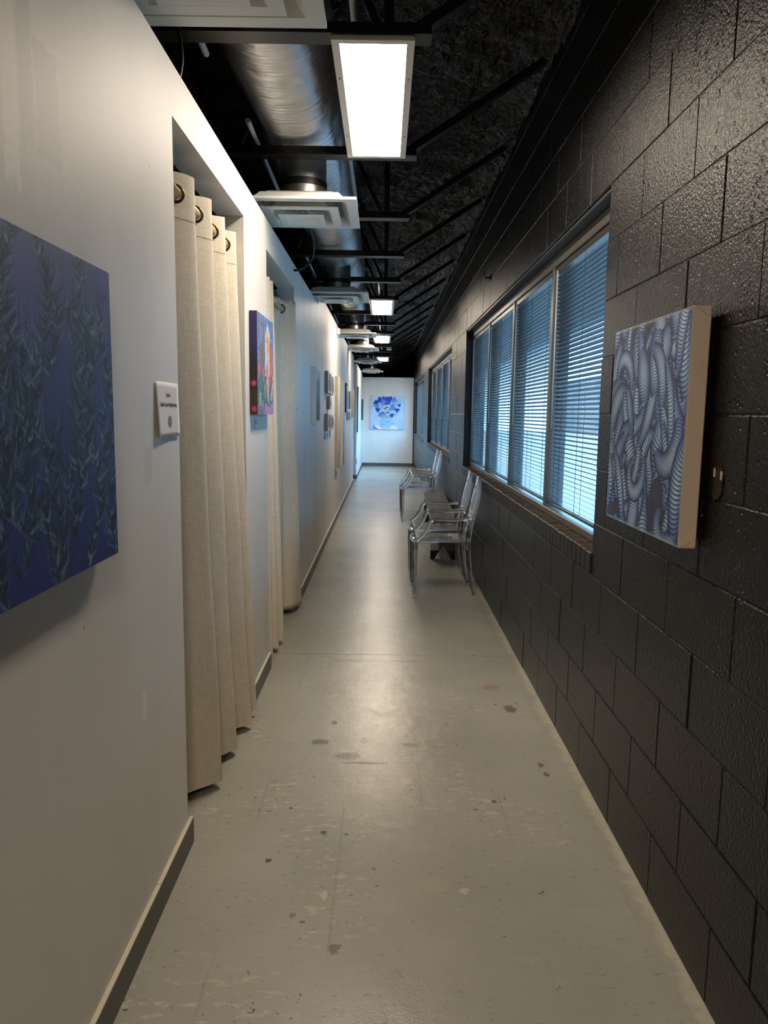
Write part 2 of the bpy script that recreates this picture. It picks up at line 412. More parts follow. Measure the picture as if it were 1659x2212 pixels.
MT = dict(
    wall=wall_white(), floor=floor_mat(), floor_plain=floor_mat(False), block=block_mat(), foam=foam_mat(), foil=foil_mat(), linen=linen_mat(),
    clear=clear_plastic(), pane=pane_mat(),
    steel=simple('black_painted_steel', rgb(22, 20, 20), 0.38, var=0.3),
    baseboard=simple('grey_baseboard', rgb(92, 92, 88), 0.45, var=0.12, vscale=5, src='Object'),
    baseedge_lit=simple('baseboard_top_painted_light', rgb(205, 196, 178), 0.5),  # pale warm tone paints in the light caught by the board's top face
    joint=simple('floor_joint', rgb(120, 117, 106), 0.7),
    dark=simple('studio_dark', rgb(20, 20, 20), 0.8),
    darkgrey=simple('far_grey_wall', rgb(120, 126, 126), 0.7),
    white=simple('white_enamel', rgb(228, 230, 226), 0.38),
    backpan=simple('beige_metal', rgb(176, 168, 150), 0.45),
    galv=simple('galvanised_metal', rgb(176, 180, 180), 0.33, metal=0.9, var=0.15, vscale=6),
    conduit=simple('galvanised_conduit', rgb(178, 188, 190), 0.42, metal=0.35),
    fixture=simple('fixture_frame', rgb(214, 210, 203), 0.35),
    lens=emit('lit_lens', PANEL_COLOR, PANEL_STRENGTH),
    screw=simple('screw_head', rgb(120, 112, 100), 0.4, metal=0.8),
    cable=simple('black_cable', rgb(16, 16, 17), 0.4),
    wood=simple('pale_wood_rod', rgb(205, 172, 126), 0.5, var=0.15, vscale=14),
    brass=simple('antique_grommet', rgb(88, 78, 66), 0.3, metal=0.9),
    frame=simple('grey_window_frame', rgb(84, 82, 79), 0.38, var=0.12),
    lintel=simple('lintel_steel', rgb(60, 64, 66), 0.4, var=0.2),
    slat=simple('grey_blind_slat', rgb(66, 62, 58), 0.30),
    rail=simple('dark_blind_rail', rgb(58, 55, 54), 0.35),
    cord=simple('blind_cord', rgb(60, 62, 66), 0.7),
    wand=simple('clear_wand', rgb(180, 192, 200), 0.15),
    sill=sill_mat(),
    benchtop=simple('worn_dark_wood', rgb(80, 72, 62), 0.32, var=0.3, vscale=5),
    benchblack=simple('black_wood', rgb(14, 13, 13), 0.5),
    canvas=simple('raw_canvas', rgb(206, 188, 166), 0.8, var=0.08, vscale=12, bstr=0.15, bscale=200),
    canvaswhite=simple('white_canvas', rgb(222, 216, 208), 0.7, var=0.06),
    ply=simple('pale_plywood', rgb(206, 178, 134), 0.6, var=0.12, vscale=18),
    taupe=simple('taupe_frame', rgb(150, 140, 126), 0.5),
    blackframe=simple('black_frame', rgb(24, 26, 30), 0.4),
    tealframe=simple('dark_teal_frame', rgb(34, 52, 56), 0.45),
    tan=simple('tan_frame', rgb(176, 156, 116), 0.5),
    paper=simple('white_paper', rgb(226, 224, 220), 0.6),
    inkred=simple('red_ink', rgb(168, 52, 48), 0.6), inkblack=simple('black_ink', rgb(30, 28, 28), 0.6),
    inkteal=simple('teal_ink', rgb(110, 140, 132), 0.6), inkrust=simple('rust_ink', rgb(172, 128, 104), 0.6),
    print=print_mat('painted_surface', 0.6), printgloss=print_mat('varnished_surface', 0.5, 0.15),
    concrete_out=simple('sunlit_pavement', rgb(106, 106, 104), 0.8, var=0.15, vscale=0.6, src='Object'),
    outwall=simple('yard_wall', rgb(92, 92, 90), 0.8, var=0.3, vscale=0.8),
    tar=simple('old_adhesive', rgb(24, 20, 17), 0.18, bstr=0.9, bscale=90),
    outlet=simple('dark_outlet', rgb(24, 26, 28), 0.4),
)

# ------------------------------------------------------------------ the shell
XL, XR = -0.623, 0.799          # faces of the left drywall and of the block wall
XL3 = -0.592                    # the last stretch of the left wall stands a little proud
Y0, YE = -4.0, 20.05
T = 0.115
WTOP, WTOP2, WTOP3, ETOP = 2.405, 2.535, 2.45, 2.365
CEIL = 3.22
OP1 = (2.265, 3.36, 2.257); OP2 = (3.985, 5.18, 2.25)
YS2, YS2E, YS3 = 7.05, 15.08, 15.96

# floor slabs, with the control joint between them
JOINT = 4.23
base = MB().box(-3.7, 1.0, Y0, 24.2, -0.20, -0.006)
floor = struct('floor', base, MT['joint'])
for (ya, yb) in ((Y0, JOINT-0.002), (JOINT+0.002, 24.2)):
    struct('slab', MB().box(-3.7, 1.0, ya, yb, -0.15, 0.0), MT['floor' if ya == Y0 else 'floor_plain'], floor)

wl = MB()
wl.box(XL-T, XL, Y0, OP1[0], 0, WTOP)
wl.box(XL-T, XL, OP1[0], OP1[1], OP1[2], WTOP)
wl.box(XL-T, XL, OP1[1], OP2[0], 0, WTOP)
wl.box(XL-T, XL, OP2[0], OP2[1], OP2[2], WTOP)
wl.box(XL-T, XL, OP2[1], YS2, 0, WTOP)
struct('wall_left_near', wl, MT['wall'])
w2 = MB(); w2.box(XL-T, XL, YS2, YS2E, 0, WTOP2); w2.box(-2.6, XL-T, YS2, YS2+T, 0, WTOP2)
struct('wall_left_middle', w2, MT['wall'])
w3 = MB(); w3.box(XL3-T, XL3, YS3, YE, 0, WTOP3)
struct('wall_left_far', w3, MT['wall'])
struct('wall_end', MB().box(XL3, 0.778, YE, YE+T, 0, ETOP), MT['wall'])
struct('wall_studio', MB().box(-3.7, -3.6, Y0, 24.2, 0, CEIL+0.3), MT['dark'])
struct('wall_back', MB().box(-3.7, 1.0, Y0-0.1, Y0, 0, CEIL+0.3), MT['wall'])
struct('wall_far', MB().box(-3.7, 1.0, 24.2, 24.3, 0, CEIL+0.3), MT['darkgrey'])

BB = 0.012; BH = 0.09
def baseboard(name, x, segs):
    root = None
    for (ya, yb) in segs:
        o = struct(name if root is None else 'board', MB().box(x, x+BB, ya, yb, 0, BH-0.004), MT['baseboard'], root)
        struct('top_edge_lit', MB().box(x, x+BB, ya, yb, BH-0.004, BH), MT['baseedge_lit'], root if root is not None else o)  # thin strip whose colour carries the painted light along the top
        root = root or o
    return root
baseboard('baseboard_left', XL, [(Y0, 1.93), (1.933, 2.29), (OP1[1], OP2[0]), (OP2[1], YS2-0.002), (YS2, YS2E)])
baseboard('baseboard_left_far', XL3, [(YS3, YE-BB)])
bbj = struct('baseboard_jamb', MB().box(XL3-T, XL3+BB, YS3-BB, YS3, 0, BH), MT['baseboard'])
bbe = struct('baseboard_end', MB().box(XL3+BB, 0.776, YE-BB, YE, 0, BH-0.004), MT['baseboard'])
struct('top_edge_lit', MB().box(XL3+BB, 0.776, YE-BB, YE, BH-0.004, BH), MT['baseedge_lit'], bbe)

# --- right wall of concrete block with three window openings
WINS = [(2.78, 7.455), (9.02, 13.72), (15.13, 19.72)]
WZ0, WZ1 = 0.90, 2.235          # sill front edge, head
SILL_B = 0.8128
WTH = 0.20
JD = 0.003                      # joint depth
core = MB()
ys = [Y0]+[y for w in WINS for y in w]+[24.2]
for i in range(0, len(ys), 2): core.box(XR+JD, XR+WTH, ys[i], ys[i+1], 0, CEIL+0.3)
for (ya, yb) in WINS:
    core.box(XR+JD, XR+WTH, ya, yb, 0, SILL_B); core.box(XR+JD, XR+WTH, ya, yb, WZ1, CEIL+0.3)
wall_right = struct('wall_right', core, MT['block'])
CH, BL, GAP = 0.2032, 0.40, 0.003
cells = []
for c in range(17):
    z0 = c*CH; z1 = z0+CH
    if z0 > CEIL+0.1: break
    off = 2.24 if c % 2 else 2.03
    k0 = math.floor((0.4-off)/BL); n = int((24-0.4)/BL)+2
    for k in range(k0, k0+n):
        ya, yb = off+k*BL, off+(k+1)*BL
        zz0 = z0
        segs = [(ya, yb)]
        zc = (z0+z1)/2
        if SILL_B-0.01 < zc < WZ1:
            for (wa, wb) in WINS:
                ns = []
                for (a, b) in segs:
                    if b <= wa or a >= wb: ns.append((a, b)); continue
                    if a < wa: ns.append((a, wa))
                    if b > wb: ns.append((wb, b))
                segs = ns
        for (a, b) in segs:
            if b-a > 0.02: cells.append((a, b, z0, z1))
def block_mb(mb, a, b, z0, z1, jit=0.0):
    g = GAP/2; ch = 0.0028; x0 = XR+jit; x1 = XR+JD+0.01
    A, B, C, D = a+g, b-g, z0+g, z1-g
    # windows' edges keep their full face
    v = [(x0, A+ch, C+ch), (x0, B-ch, C+ch), (x0, B-ch, D-ch), (x0, A+ch, D-ch),
         (x0+ch*0.8, A, C), (x0+ch*0.8, B, C), (x0+ch*0.8, B, D), (x0+ch*0.8, A, D),
         (x1, A, C), (x1, B, C), (x1, B, D), (x1, A, D)]
    f = [(0, 3, 2, 1)]+[(i, (i+1) % 4, 4+(i+1) % 4, 4+i) for i in range(4)]+[(4+i, 4+(i+1) % 4, 8+(i+1) % 4, 8+i) for i in range(4)]
    mb.add(v, f)
def proj_area(a, b, z0, z1):
    ya = max(a, 0.9); 
    if b < 1.42: return 0
    return (XR*1600/ya - XR*1600/max(b, ya+0.01))*(z1-z0)*1600/((ya+b)/2)
cells.sort(key=lambda c: -proj_area(*c))
shared = {}
rest = MB()
for i, c in enumerate(cells):
    a, b, z0, z1 = c
    if i < 296 and proj_area(*c) > 0:
        key = round(b-a, 4)
        if key not in shared:
            mb = MB(); block_mb(mb, 0, b-a, 0, CH); shared[key] = mb.mesh('block', MT['block'])
        o = link('block', shared[key], wall_right); o.location = (random.uniform(-0.0012, 0.0012), a, z0)
    else: block_mb(rest, a, b, z0, z1, 0)
o = struct('block_courses', rest, MT['block'], wall_right); o['kind'] = 'stuff'

# brick-on-edge sills
def brick_mesh(w):
    mb = MB(); mb.bbox(XR-0.006, XR+0.17, 0.002, w-0.002, SILL_B+0.004, WZ0, 0.004)
    # slope the top down into the room
    return mb.mesh('brick', MT['sill'])
for wi, (wa, wb) in enumerate(WINS):
    if wi == 0:
        n = 68; w = (wb-wa)/n; me = brick_mesh(w)
        me2 = me.copy(); me2.materials.clear(); me2.materials.append(MT['block'])
        for i in range(n):
            o = link('brick', me, wall_right); o.location = (0, wa+i*w, random.uniform(-0.002, 0.002))
    else:
        n = 68; w = (wb-wa)/n; mb = MB()
        for i in range(n): mb.bbox(XR-0.006, XR+0.17, wa+i*w+0.002, wa+(i+1)*w-0.002, SILL_B+0.004, WZ0, 0.004)
        o = struct('sill_bricks', mb, MT['sill'], wall_right); o['kind'] = 'stuff'

# --- foam ceiling
def vnoise(x, y, seed=0):
    r = np.random.default_rng(seed); tb = r.random((256, 256))
    xi, yi = np.floor(x).astype(int), np.floor(y).astype(int); fx, fy = x-xi, y-yi
    fx = fx*fx*(3-2*fx); fy = fy*fy*(3-2*fy)
    g = lambda a, b: tb[a % 256, b % 256]
    return (g(xi, yi)*(1-fx)+g(xi+1, yi)*fx)*(1-fy)+(g(xi, yi+1)*(1-fx)+g(xi+1, yi+1)*fx)*fy
nx_, ny_ = 130, 760
gx = np.linspace(-1.9, 0.85, nx_); gy = np.concatenate([np.linspace(1.2, 9, 460, endpoint=False), np.linspace(9, 24.2, ny_-460)])
GX, GY = np.meshgrid(gx, gy, indexing='ij')
warp = vnoise(GX*3, GY*3, 5)*1.5
h = 0.55*vnoise(GX*5+warp, GY*7, 1)+0.30*np.abs(vnoise(GX*16+warp, GY*19, 2)-0.5)*2+0.16*np.abs(vnoise(GX*34, GY*38+warp*2, 3)-0.5)*2
h += 0.05*vnoise(GX*70, GY*70, 4)
rib = np.exp(-(((GY-2.73+0.595) % 1.19-0.595)/0.05)**2)*0.25          # foam thickens over each joist line
GZ = CEIL+0.10-0.13*h-0.06*rib
GZ -= 0.16*np.clip((GX-0.62)/0.2, 0, 1)**2                              # curls down onto the block wall
fo = MB(); fo.grid(np.stack([GX, GY, GZ], -1))
ceil = struct('ceiling', MB().box(-3.7, 1.0, Y0, 24.3, CEIL+0.12, CEIL+0.30), MT['foam'])
fo = struct('spray_foam', fo, MT['foam'], ceil); fo['kind'] = 'stuff'

# --- outside
struct('ground', MB().box(1.0, 60, -40, 70, -0.3, -0.05), MT['concrete_out'])
struct('wall_outside', MB().box(16, 16.4, -30, 70, -0.05, 4.2), MT['outwall'])

# ------------------------------------------------------------------ windows and blinds
FX0, FX1 = XR+0.062, XR+0.16
def window(n, wa, wb, blinds):
    root = thing('window_%d' % n, ((FX0+FX1)/2, (wa+wb)/2, WZ0), None, None); root['kind'] = 'structure'
    fr = MB()
    part('head_rail', MB().bbox(FX0, FX1, wa, wb, 2.165, 2.222, 0.003), MT['frame'], root)
    part('bottom_rail', MB().bbox(FX0, FX1, wa, wb, WZ0+0.001, 0.935, 0.003), MT['frame'], root)
    part('lintel', MB().box(XR+0.01, XR+0.19, wa, wb, 2.222, 2.2345), MT['lintel'], root)
    L = (wb-wa)/4
    for i in range(5):
        y = wa+i*L
        w = 0.028
        a, b = (y, y+w) if i == 0 else ((y-w, y) if i == 4 else (y-w, y+w))
        part('mullion', MB().bbox(FX0+0.002, FX1-0.002, a, b, 0.935, 2.165, 0.003), MT['frame'], root)
    for i in range(4):
        y0_, y1_ = wa+i*L+0.028, wa+(i+1)*L-0.028
        part('pane', MB().box(FX1-0.03, FX1-0.026, y0_, y1_, 0.935, 2.165), MT['pane'], root)
    if blinds:
        bx = FX0+0.026
        for i in range(4):
            y0_, y1_ = wa+i*L+0.034, wa+(i+1)*L-0.034
            blind(n, i, bx, y0_, y1_)
ORDN = ['first', 'second', 'third', 'fourth', 'fifth', 'sixth', 'seventh', 'eighth', 'ninth', 'tenth', 'eleventh', 'twelfth', 'thirteenth', 'fourteenth', 'fifteenth', 'sixteenth', 'seventeenth', 'eighteenth', 'nineteenth']
SLAT = {}
def slat_mb(mb, L, y0=0.0, z=0.0, x=0.0, tilt=0.42):
    hw, th = 0.0125, 0.0007
    prof = [(-hw, 0.0), (-hw*0.35, 0.0022), (hw*0.35, 0.0022), (hw, 0.0)]
    ring = [(a, b+th/2) for a, b in prof]+[(a, b-th/2) for a, b in prof[::-1]]
    ct, st = math.cos(tilt), math.sin(tilt)
    rr = [(x+a*ct+b*st, z-a*st+b*ct) for a, b in ring]     # room edge high, outer edge low
    m = len(rr)
    v = [(p, y0, q) for p, q in rr]+[(p, y0+L, q) for p, q in rr]
    f = [(k, (k+1) % m, m+(k+1) % m, m+k) for k in range(m)]+[tuple(range(m))[::-1], tuple(range(m, 2*m))]
    mb.add(v, f, False)
def blind(n, i, bx, y0, y1):
    names = ['nearest', 'second nearest', 'third nearest', 'farthest']
    wn = 'big near window behind the clear chairs' if n == 1 else 'smaller-looking window past the brick-sized pier'
    wn = 'near window row' if n == 1 else 'middle window row'
    loc = (bx, (y0+y1)/2, 0.945)
    root = thing('venetian_blind', loc, 'grey slatted blind, %s of the four in the %s' % (names[i], wn), 'blind', 'venetian blinds in the %s' % wn)
    zt, zb, pitch = 2.118, 0.978, 0.0213
    ns = int((zt-zb)/pitch)+1
    L = y1-y0
    part('head_box', MB().bbox(bx-0.016, bx+0.016, y0, y1, 2.135, 2.163, 0.002), MT['rail'], root)
    part('bottom_bar', MB().bbox(bx-0.012, bx+0.012, y0, y1, 0.952, 0.966, 0.002), MT['rail'], root)
    if n == 1:
        key = round(L, 4)
        if key not in SLAT:
            mb = MB(); slat_mb(mb, L, -L/2); SLAT[key] = mb.mesh('slat', MT['slat'])
        for k in range(ns):
            o = link('slat', SLAT[key], root); o.location = (0, random.uniform(-0.0015, 0.0015), zb+k*pitch-loc[2])
    else:
        mb = MB()
        for k in range(ns): slat_mb(mb, L, y0, zb+k*pitch, bx)
        o = part('slats', mb, MT['slat'], root); o['kind'] = 'stuff'
    for q in (0.10, 0.5, 0.90):
        for dx in (-0.0135, 0.0135):
            part('cord', MB().tube([(bx+dx, y0+L*q, 0.96), (bx+dx, y0+L*q, 2.14)], 0.0011, 5), MT['cord'], root)
    part('wand', MB().tube([(bx-0.02, y1-0.05, 1.35), (bx-0.02, y1-0.05, 2.14)], 0.004, 6), MT['wand'], root)
for n, (wa, wb) in enumerate(WINS): window(n+1, wa, wb, n < 2)
# ------------------------------------------------------------------ ceiling services
JY = [2.73+1.19*k for k in range(-1, 18)]
CZ = 2.685
def joist(k, y):
    root = thing('bar_joist', (0, y, CZ), None, None)
    tag(root, '%s black steel bar joist counted from the near end of the ceiling' % ORDN[k], 'joist', 'bar joists under the foam ceiling')
    c = MB(); c.box(-3.55, 0.145, y-0.042, y+0.042, CZ, CZ+0.006); c.box(-3.55, 0.145, y-0.012, y-0.006, CZ+0.006, CZ+0.05); c.box(-3.55, 0.145, y+0.006, y+0.012, CZ+0.006, CZ+0.05)
    part('bottom_chord', c, MT['steel'], root)
    t_ = MB(); t_.box(-3.55, 0.79, y-0.045, y+0.045, CEIL+0.10, CEIL+0.108); t_.box(-3.55, 0.79, y-0.012, y+0.012, CEIL+0.05, CEIL+0.10)
    part('top_chord', t_, MT['steel'], root)
    d = MB(); d.bar((0.085, y, CZ+0.02), (0.765, y, CEIL-0.075), 0.05, 0.035)
    part('end_diagonal', d, MT['steel'], root)
    part('web_post', MB().bar((0.0, y, CZ+0.02), (0.0, y, CEIL+0.06), 0.03, 0.035, (1, 0, 0)), MT['steel'], root)
    for (xa, xb) in ((-0.03, -0.30), (-0.76, -0.50), (-0.80, -1.06), (-1.5, -1.12)):
        part('web_diagonal', MB().bar((xa, y, CZ+0.02), (xb, y, CEIL+0.06), 0.03, 0.028), MT['steel'], root)
for k, y in enumerate(JY): joist(k, y)

# foil-wrapped duct lying on the joists
dy = np.linspace(-1.5, 19.6, 420); na = 40
DX, DR = -0.455, 0.215
Yd, An = np.meshgrid(dy, 2*PI*np.arange(na+1)/na, indexing='ij')
Rd = DR-0.055*np.clip((Yd-8.6)/0.8, 0, 1)-0.045*np.clip((Yd-12.6)/0.8, 0, 1)
ph_ = ((Yd-2.73) % 1.19)/1.19; sag = 0.018*np.sin(PI*ph_)
wob = 0.012*(vnoise(Yd*2.0, np.cos(An)*2+9, 21)-0.5)
rr = Rd*(1+0.05*np.sin(PI*ph_))+wob
Zd = CZ+0.066+Rd*1.0-sag+rr*np.sin(An)*0.98
P = np.stack([DX+rr*np.cos(An)*1.03, Yd, Zd], -1)
solid('insulated_duct', MB().grid(P), MT['foil'], (DX, 3.0, CZ+0.05), 'foil-wrapped round air duct lying on the black ceiling joists', 'duct')

# square ceiling diffusers
def sq(mb, s0, z0, s1, z1, cx, cy):
    a = [(cx-s0, cy-s0, z0), (cx+s0, cy-s0, z0), (cx+s0, cy+s0, z0), (cx-s0, cy+s0, z0)]
    b = [(cx-s1, cy-s1, z1), (cx+s1, cy-s1, z1), (cx+s1, cy+s1, z1), (cx-s1, cy+s1, z1)]
    mb.add(a+b, [(i, (i+1) % 4, 4+(i+1) % 4, 4+i) for i in range(4)])
def diffuser(k, cx, y, z, label):
    root = thing('air_diffuser', (cx, y, z), label, 'air vent', 'square white air diffusers')
    S = 0.298
    f = MB()
    sq(f, S, z, 0.245, z, cx, y); sq(f, 0.245, z, 0.20, z+0.055, cx, y); sq(f, 0.20, z+0.055, 0.20, z+0.06, cx, y)
    sq(f, 0.20, z+0.06, 0.245, z+0.012, cx, y); sq(f, 0.245, z+0.012, S, z+0.012, cx, y); sq(f, S, z+0.012, S, z, cx, y)
    part('frame', f, MT['white'], root)
    b = MB(); sq(b, 0.25, z+0.0125, 0.165, z+0.075, cx, y); sq(b, 0.165, z+0.075, 0.12, z+0.075, cx, y)
    part('back_pan', b, MT['backpan'], root)
    for (s, dz) in ((0.20, -0.018),):
        c = MB(); sq(c, s, z+dz, s-0.045, z+dz, cx, y); sq(c, s-0.045, z+dz, s-0.095, z+dz+0.06, cx, y); sq(c, s-0.095, z+dz+0.06, s-0.09, z+dz+0.064, cx, y)
        sq(c, s-0.09, z+dz+0.064, s-0.04, z+dz+0.006, cx, y); sq(c, s-0.04, z+dz+0.006, s, z+dz+0.006, cx, y); sq(c, s, z+dz+0.006, s, z+dz, cx, y)
        part('cone', c, MT['white'], root)
    s = 0.118; zz = z-0.036
    c = MB(); sq(c, s, zz, s-0.03, zz, cx, y)
    c.add([(cx-s+0.03, y-s+0.03, zz), (cx+s-0.03, y-s+0.03, zz), (cx+s-0.03, y+s-0.03, zz), (cx-s+0.03, y+s-0.03, zz), (cx, y, zz+0.028)], [(0,1,4),(1,2,4),(2,3,4),(3,0,4)])
    sq(c, s, zz, s, zz+0.005, cx, y); c.add([(cx-s, y-s, zz+0.005), (cx+s, y-s, zz+0.005), (cx+s, y+s, zz+0.005), (cx-s, y+s, zz+0.005), (cx, y, zz+0.04)], [(0,1,4),(1,2,4),(2,3,4),(3,0,4)])
    part('centre_plate', c, MT['white'], root)
    for sx in (-1, 1):
        part('spider_bar', MB().bar((cx-0.10*sx, y-0.10, z+0.05), (cx, y, z-0.002), 0.012, 0.004), MT['white'], root)
        part('spider_bar', MB().bar((cx-0.10*sx, y+0.10, z+0.05), (cx, y, z-0.002), 0.012, 0.004), MT['white'], root)
    n = 28
    nk = MB(); r = 0.125; zt = CZ+0.10 if y < 12 else CZ+0.06
    ring = lambda zz, rr: [(cx+rr*math.cos(2*PI*i/n), y+rr*math.sin(2*PI*i/n), zz) for i in range(n)]
    nk.add(ring(z+0.076, r)+ring(zt, r), [(i, (i+1) % n, n+(i+1) % n, n+i) for i in range(n)], True)
    nk.add(ring(z+0.076, r-0.004)+ring(zt, r-0.004), [(i, (i+1) % n, n+(i+1) % n, n+i) for i in range(n)], True)
    nk_ = part('neck', nk, MT['galv'], root)
    part('neck_band', MB().add(ring(z+0.125, r+0.003)+ring(z+0.16, r+0.003), [(i, (i+1) % n, n+(i+1) % n, n+i) for i in range(n)], True), MT['cable'], nk_)
DZ = 2.475
dl = ['white square air diffuser cut off by the top of the photo', 'white square air diffuser beside the far end of the nearest light',
      'white square air diffuser just before the second ceiling light', 'white square air diffuser beside the third ceiling light',
      'white square air diffuser just beyond the third ceiling light', 'white square air diffuser beside the fourth, farthest ceiling light',
      'white square air diffuser right above the top of the end wall']
for k, (cx, y) in enumerate(((-0.472, 1.925), (-0.452, 4.18), (-0.455, 7.10), (-0.42, 10.45), (-0.405, 12.75), (-0.36, 15.75), (-0.34, 19.4))):
    diffuser(k, cx, y, DZ, dl[k])

# lit panels
def panel(cx, y0, y1, w, label):
    z = CZ-0.019
    root = thing('ceiling_light', (cx, (y0+y1)/2, z), label, 'ceiling light', 'rectangular lit ceiling panels')
    x0, x1 = cx-w/2, cx+w/2; fw_ = 0.027
    f = MB()
    for (a, b, c, d) in ((x0, x1, y0, y0+fw_), (x0, x1, y1-fw_, y1), (x0, x0+fw_, y0+fw_, y1-fw_), (x1-fw_, x1, y0+fw_, y1-fw_)): f.box(a, b, c, d, z, z+0.010)
    fr_ = part('frame', f, MT['fixture'], root)
    part('housing', MB().box(x0+0.004, x1-0.004, y0+0.004, y1-0.004, z+0.0115, z+0.018), MT['fixture'], root)
    lz = z+0.004
    part('lens', MB().add([(x0+fw_, y0+fw_, lz), (x0+fw_, y1-fw_, lz), (x1-fw_, y1-fw_, lz), (x1-fw_, y0+fw_, lz)], [(0, 1, 2, 3)]), MT['lens'], root)
    for sx in (x0+fw_/2, x1-fw_/2):
        for sy in (y0+0.25*(y1-y0), y0+0.75*(y1-y0)):
            part('screw', MB().tube([(sx, sy, z-0.002), (sx, sy, z+0.001)], 0.005, 8), MT['screw'], fr_)
panel(-0.055, 2.695, 3.865, 0.285, 'nearest and largest lit ceiling panel')
panel(-0.045, 8.52, 9.78, 0.285, 'second lit ceiling panel from the camera, beside the foil duct')
panel(-0.055, 12.38, 13.6, 0.285, 'third lit ceiling panel from the camera')
panel(-0.052, 17.08, 18.35, 0.285, 'farthest lit ceiling panel, before the white end wall')
panel(-0.055, -1.25, -0.05, 0.285, 'lit ceiling panel behind the camera, outside the photo')

# conduit lengths beside the duct
cn = 0
for (x, ya, yb, z, lab) in ((-0.205, 3.72, 5.0, 2.79, 'grey conduit length right of the duct near the first light'),
                       (-0.665, 3.72, 4.75, 2.78, 'grey conduit length left of the duct near the first light'),
                       (0.0, 2.35, 3.1, 2.98, 'grey conduit stub above the nearest light'),
                       (-0.135, 2.45, 3.0, 2.86, 'grey conduit length between the duct and the nearest light'),
                       (-0.70, 2.6, 3.0, 2.80, 'short white conduit stub above the left wall by the nearest diffuser'),
                       (-0.08, 7.55, 8.7, 2.79, 'grey conduit length right before the second light'),
                       (-0.70, 6.5, 7.6, 2.77, 'grey conduit length left of the duct over the wall step'),
                       (-0.09, 11.1, 12.2, 2.79, 'grey conduit length right before the third light'),
                       (-0.70, 9.5, 11.0, 2.75, 'grey conduit length left of the duct by the wall sensor'),
                       (-0.08, 14.4, 15.6, 2.78, 'grey conduit length between the third and fourth light'),
                       (-0.68, 13.0, 14.6, 2.74, 'grey conduit length left of the duct far along the wall')):
    solid('conduit_pipe', MB().tube([(x, ya, z), (x+0.01, yb, z-0.05)], 0.0125, 10), MT['conduit'], (x, ya, z), lab, 'pipe', 'conduit pipes along the duct')
def curve(pts, n=24):
    pts = [Vector(p) for p in pts]; out = []
    P_ = [pts[0]*2-pts[1]]+pts+[pts[-1]*2-pts[-2]]
    for i in range(1, len(P_)-2):
        for j in range(n):
            s = j/n; a, b, c, d = P_[i-1], P_[i], P_[i+1], P_[i+2]
            out.append(0.5*((2*b)+(c-a)*s+(2*a-5*b+4*c-d)*s*s+(3*b-a-3*c+d)*s**3))
    out.append(pts[-1]); return out
solid('hanging_cable', MB().tube(curve([(-0.55, 4.45, 2.66), (-0.50, 4.7, 2.60), (-0.47, 4.95, 2.50), (-0.50, 5.05, 2.40), (-0.60, 5.15, 2.36), (-0.72, 5.2, 2.40)], 8), 0.0085, 8), MT['cable'], (-0.5, 4.9, 2.4),
      'black cable looping down beside the second diffuser', 'cable')
solid('hanging_cable', MB().tube(curve([(-0.70, 2.55, 2.80), (-0.69, 2.6, 2.68), (-0.685, 2.62, 2.55), (-0.72, 2.6, 2.44), (-0.80, 2.55, 2.40)], 8), 0.0065, 8), MT['cable'], (-0.7, 2.6, 2.4),
      'black cable dropping behind the wall top by the nearest diffuser', 'cable')
em = thing('emergency_light', (0.075, 14.65, CZ-0.05), 'small white emergency light box beyond the third ceiling panel', 'light box')
part('case', MB().bbox(0.03, 0.125, 14.55, 14.75, CZ-0.05, CZ-0.002, 0.006), MT['white'], em)
part('window', MB().bbox(0.04, 0.115, 14.545, 14.56, CZ-0.042, CZ-0.012, 0.002), MT['fixture'], em)

# ------------------------------------------------------------------ curtains
def grommet(mb, c, axis, R=0.026, r=0.0048):
    ax = Vector(axis).normalized(); a = Vector((0, 0, 1)); b = ax.cross(a).normalized()
    c = Vector(c); n, m = 20, 8; P_ = np.zeros((n+1, m+1, 3))
    for i in range(n+1):
        th = 2*PI*i/n; d = a*math.cos(th)+b*math.sin(th)
        for j in range(m+1):
            ph = 2*PI*j/m
            P_[i, j] = c+d*(R+r*math.cos(ph))+ax*(r*0.8*math.sin(ph))
    mb.grid(P_)
def cloth(name, P, root, hem_top=True):
    mb = MB(); mb.grid(P); o = part(name, mb, MT['linen'], root)
    md = o.modifiers.new('thickness', 'SOLIDIFY'); md.thickness = 0.0022; md.offset = 0
    return o
def rod(y0, y1, x, z, label):
    root = thing('curtain_rod', (x, (y0+y1)/2, z), label, 'curtain rod', 'wooden curtain rods')
    pl_ = part('pole', MB().tube([(x, y0, z), (x, y1, z)], 0.0175, 16), MT['wood'], root)
    for y in (y0, y1-0.012):
        part('socket', MB().tube([(x, y, z), (x, y+0.012, z)], 0.026, 16), MT['wood'], pl_)
    return root
RX1, RZ1 = -0.676, 2.105
rod(OP1[0]+0.001, OP1[1]-0.001, RX1, RZ1, 'round wooden rod across the nearest doorway')
c1 = thing('curtain', (RX1, 2.8, 0.03), 'long cream linen grommet curtain filling the nearest doorway', 'curtain', 'cream doorway curtains')
ns, nz = 260, 64
ztop, zbot = 2.165, 0.035
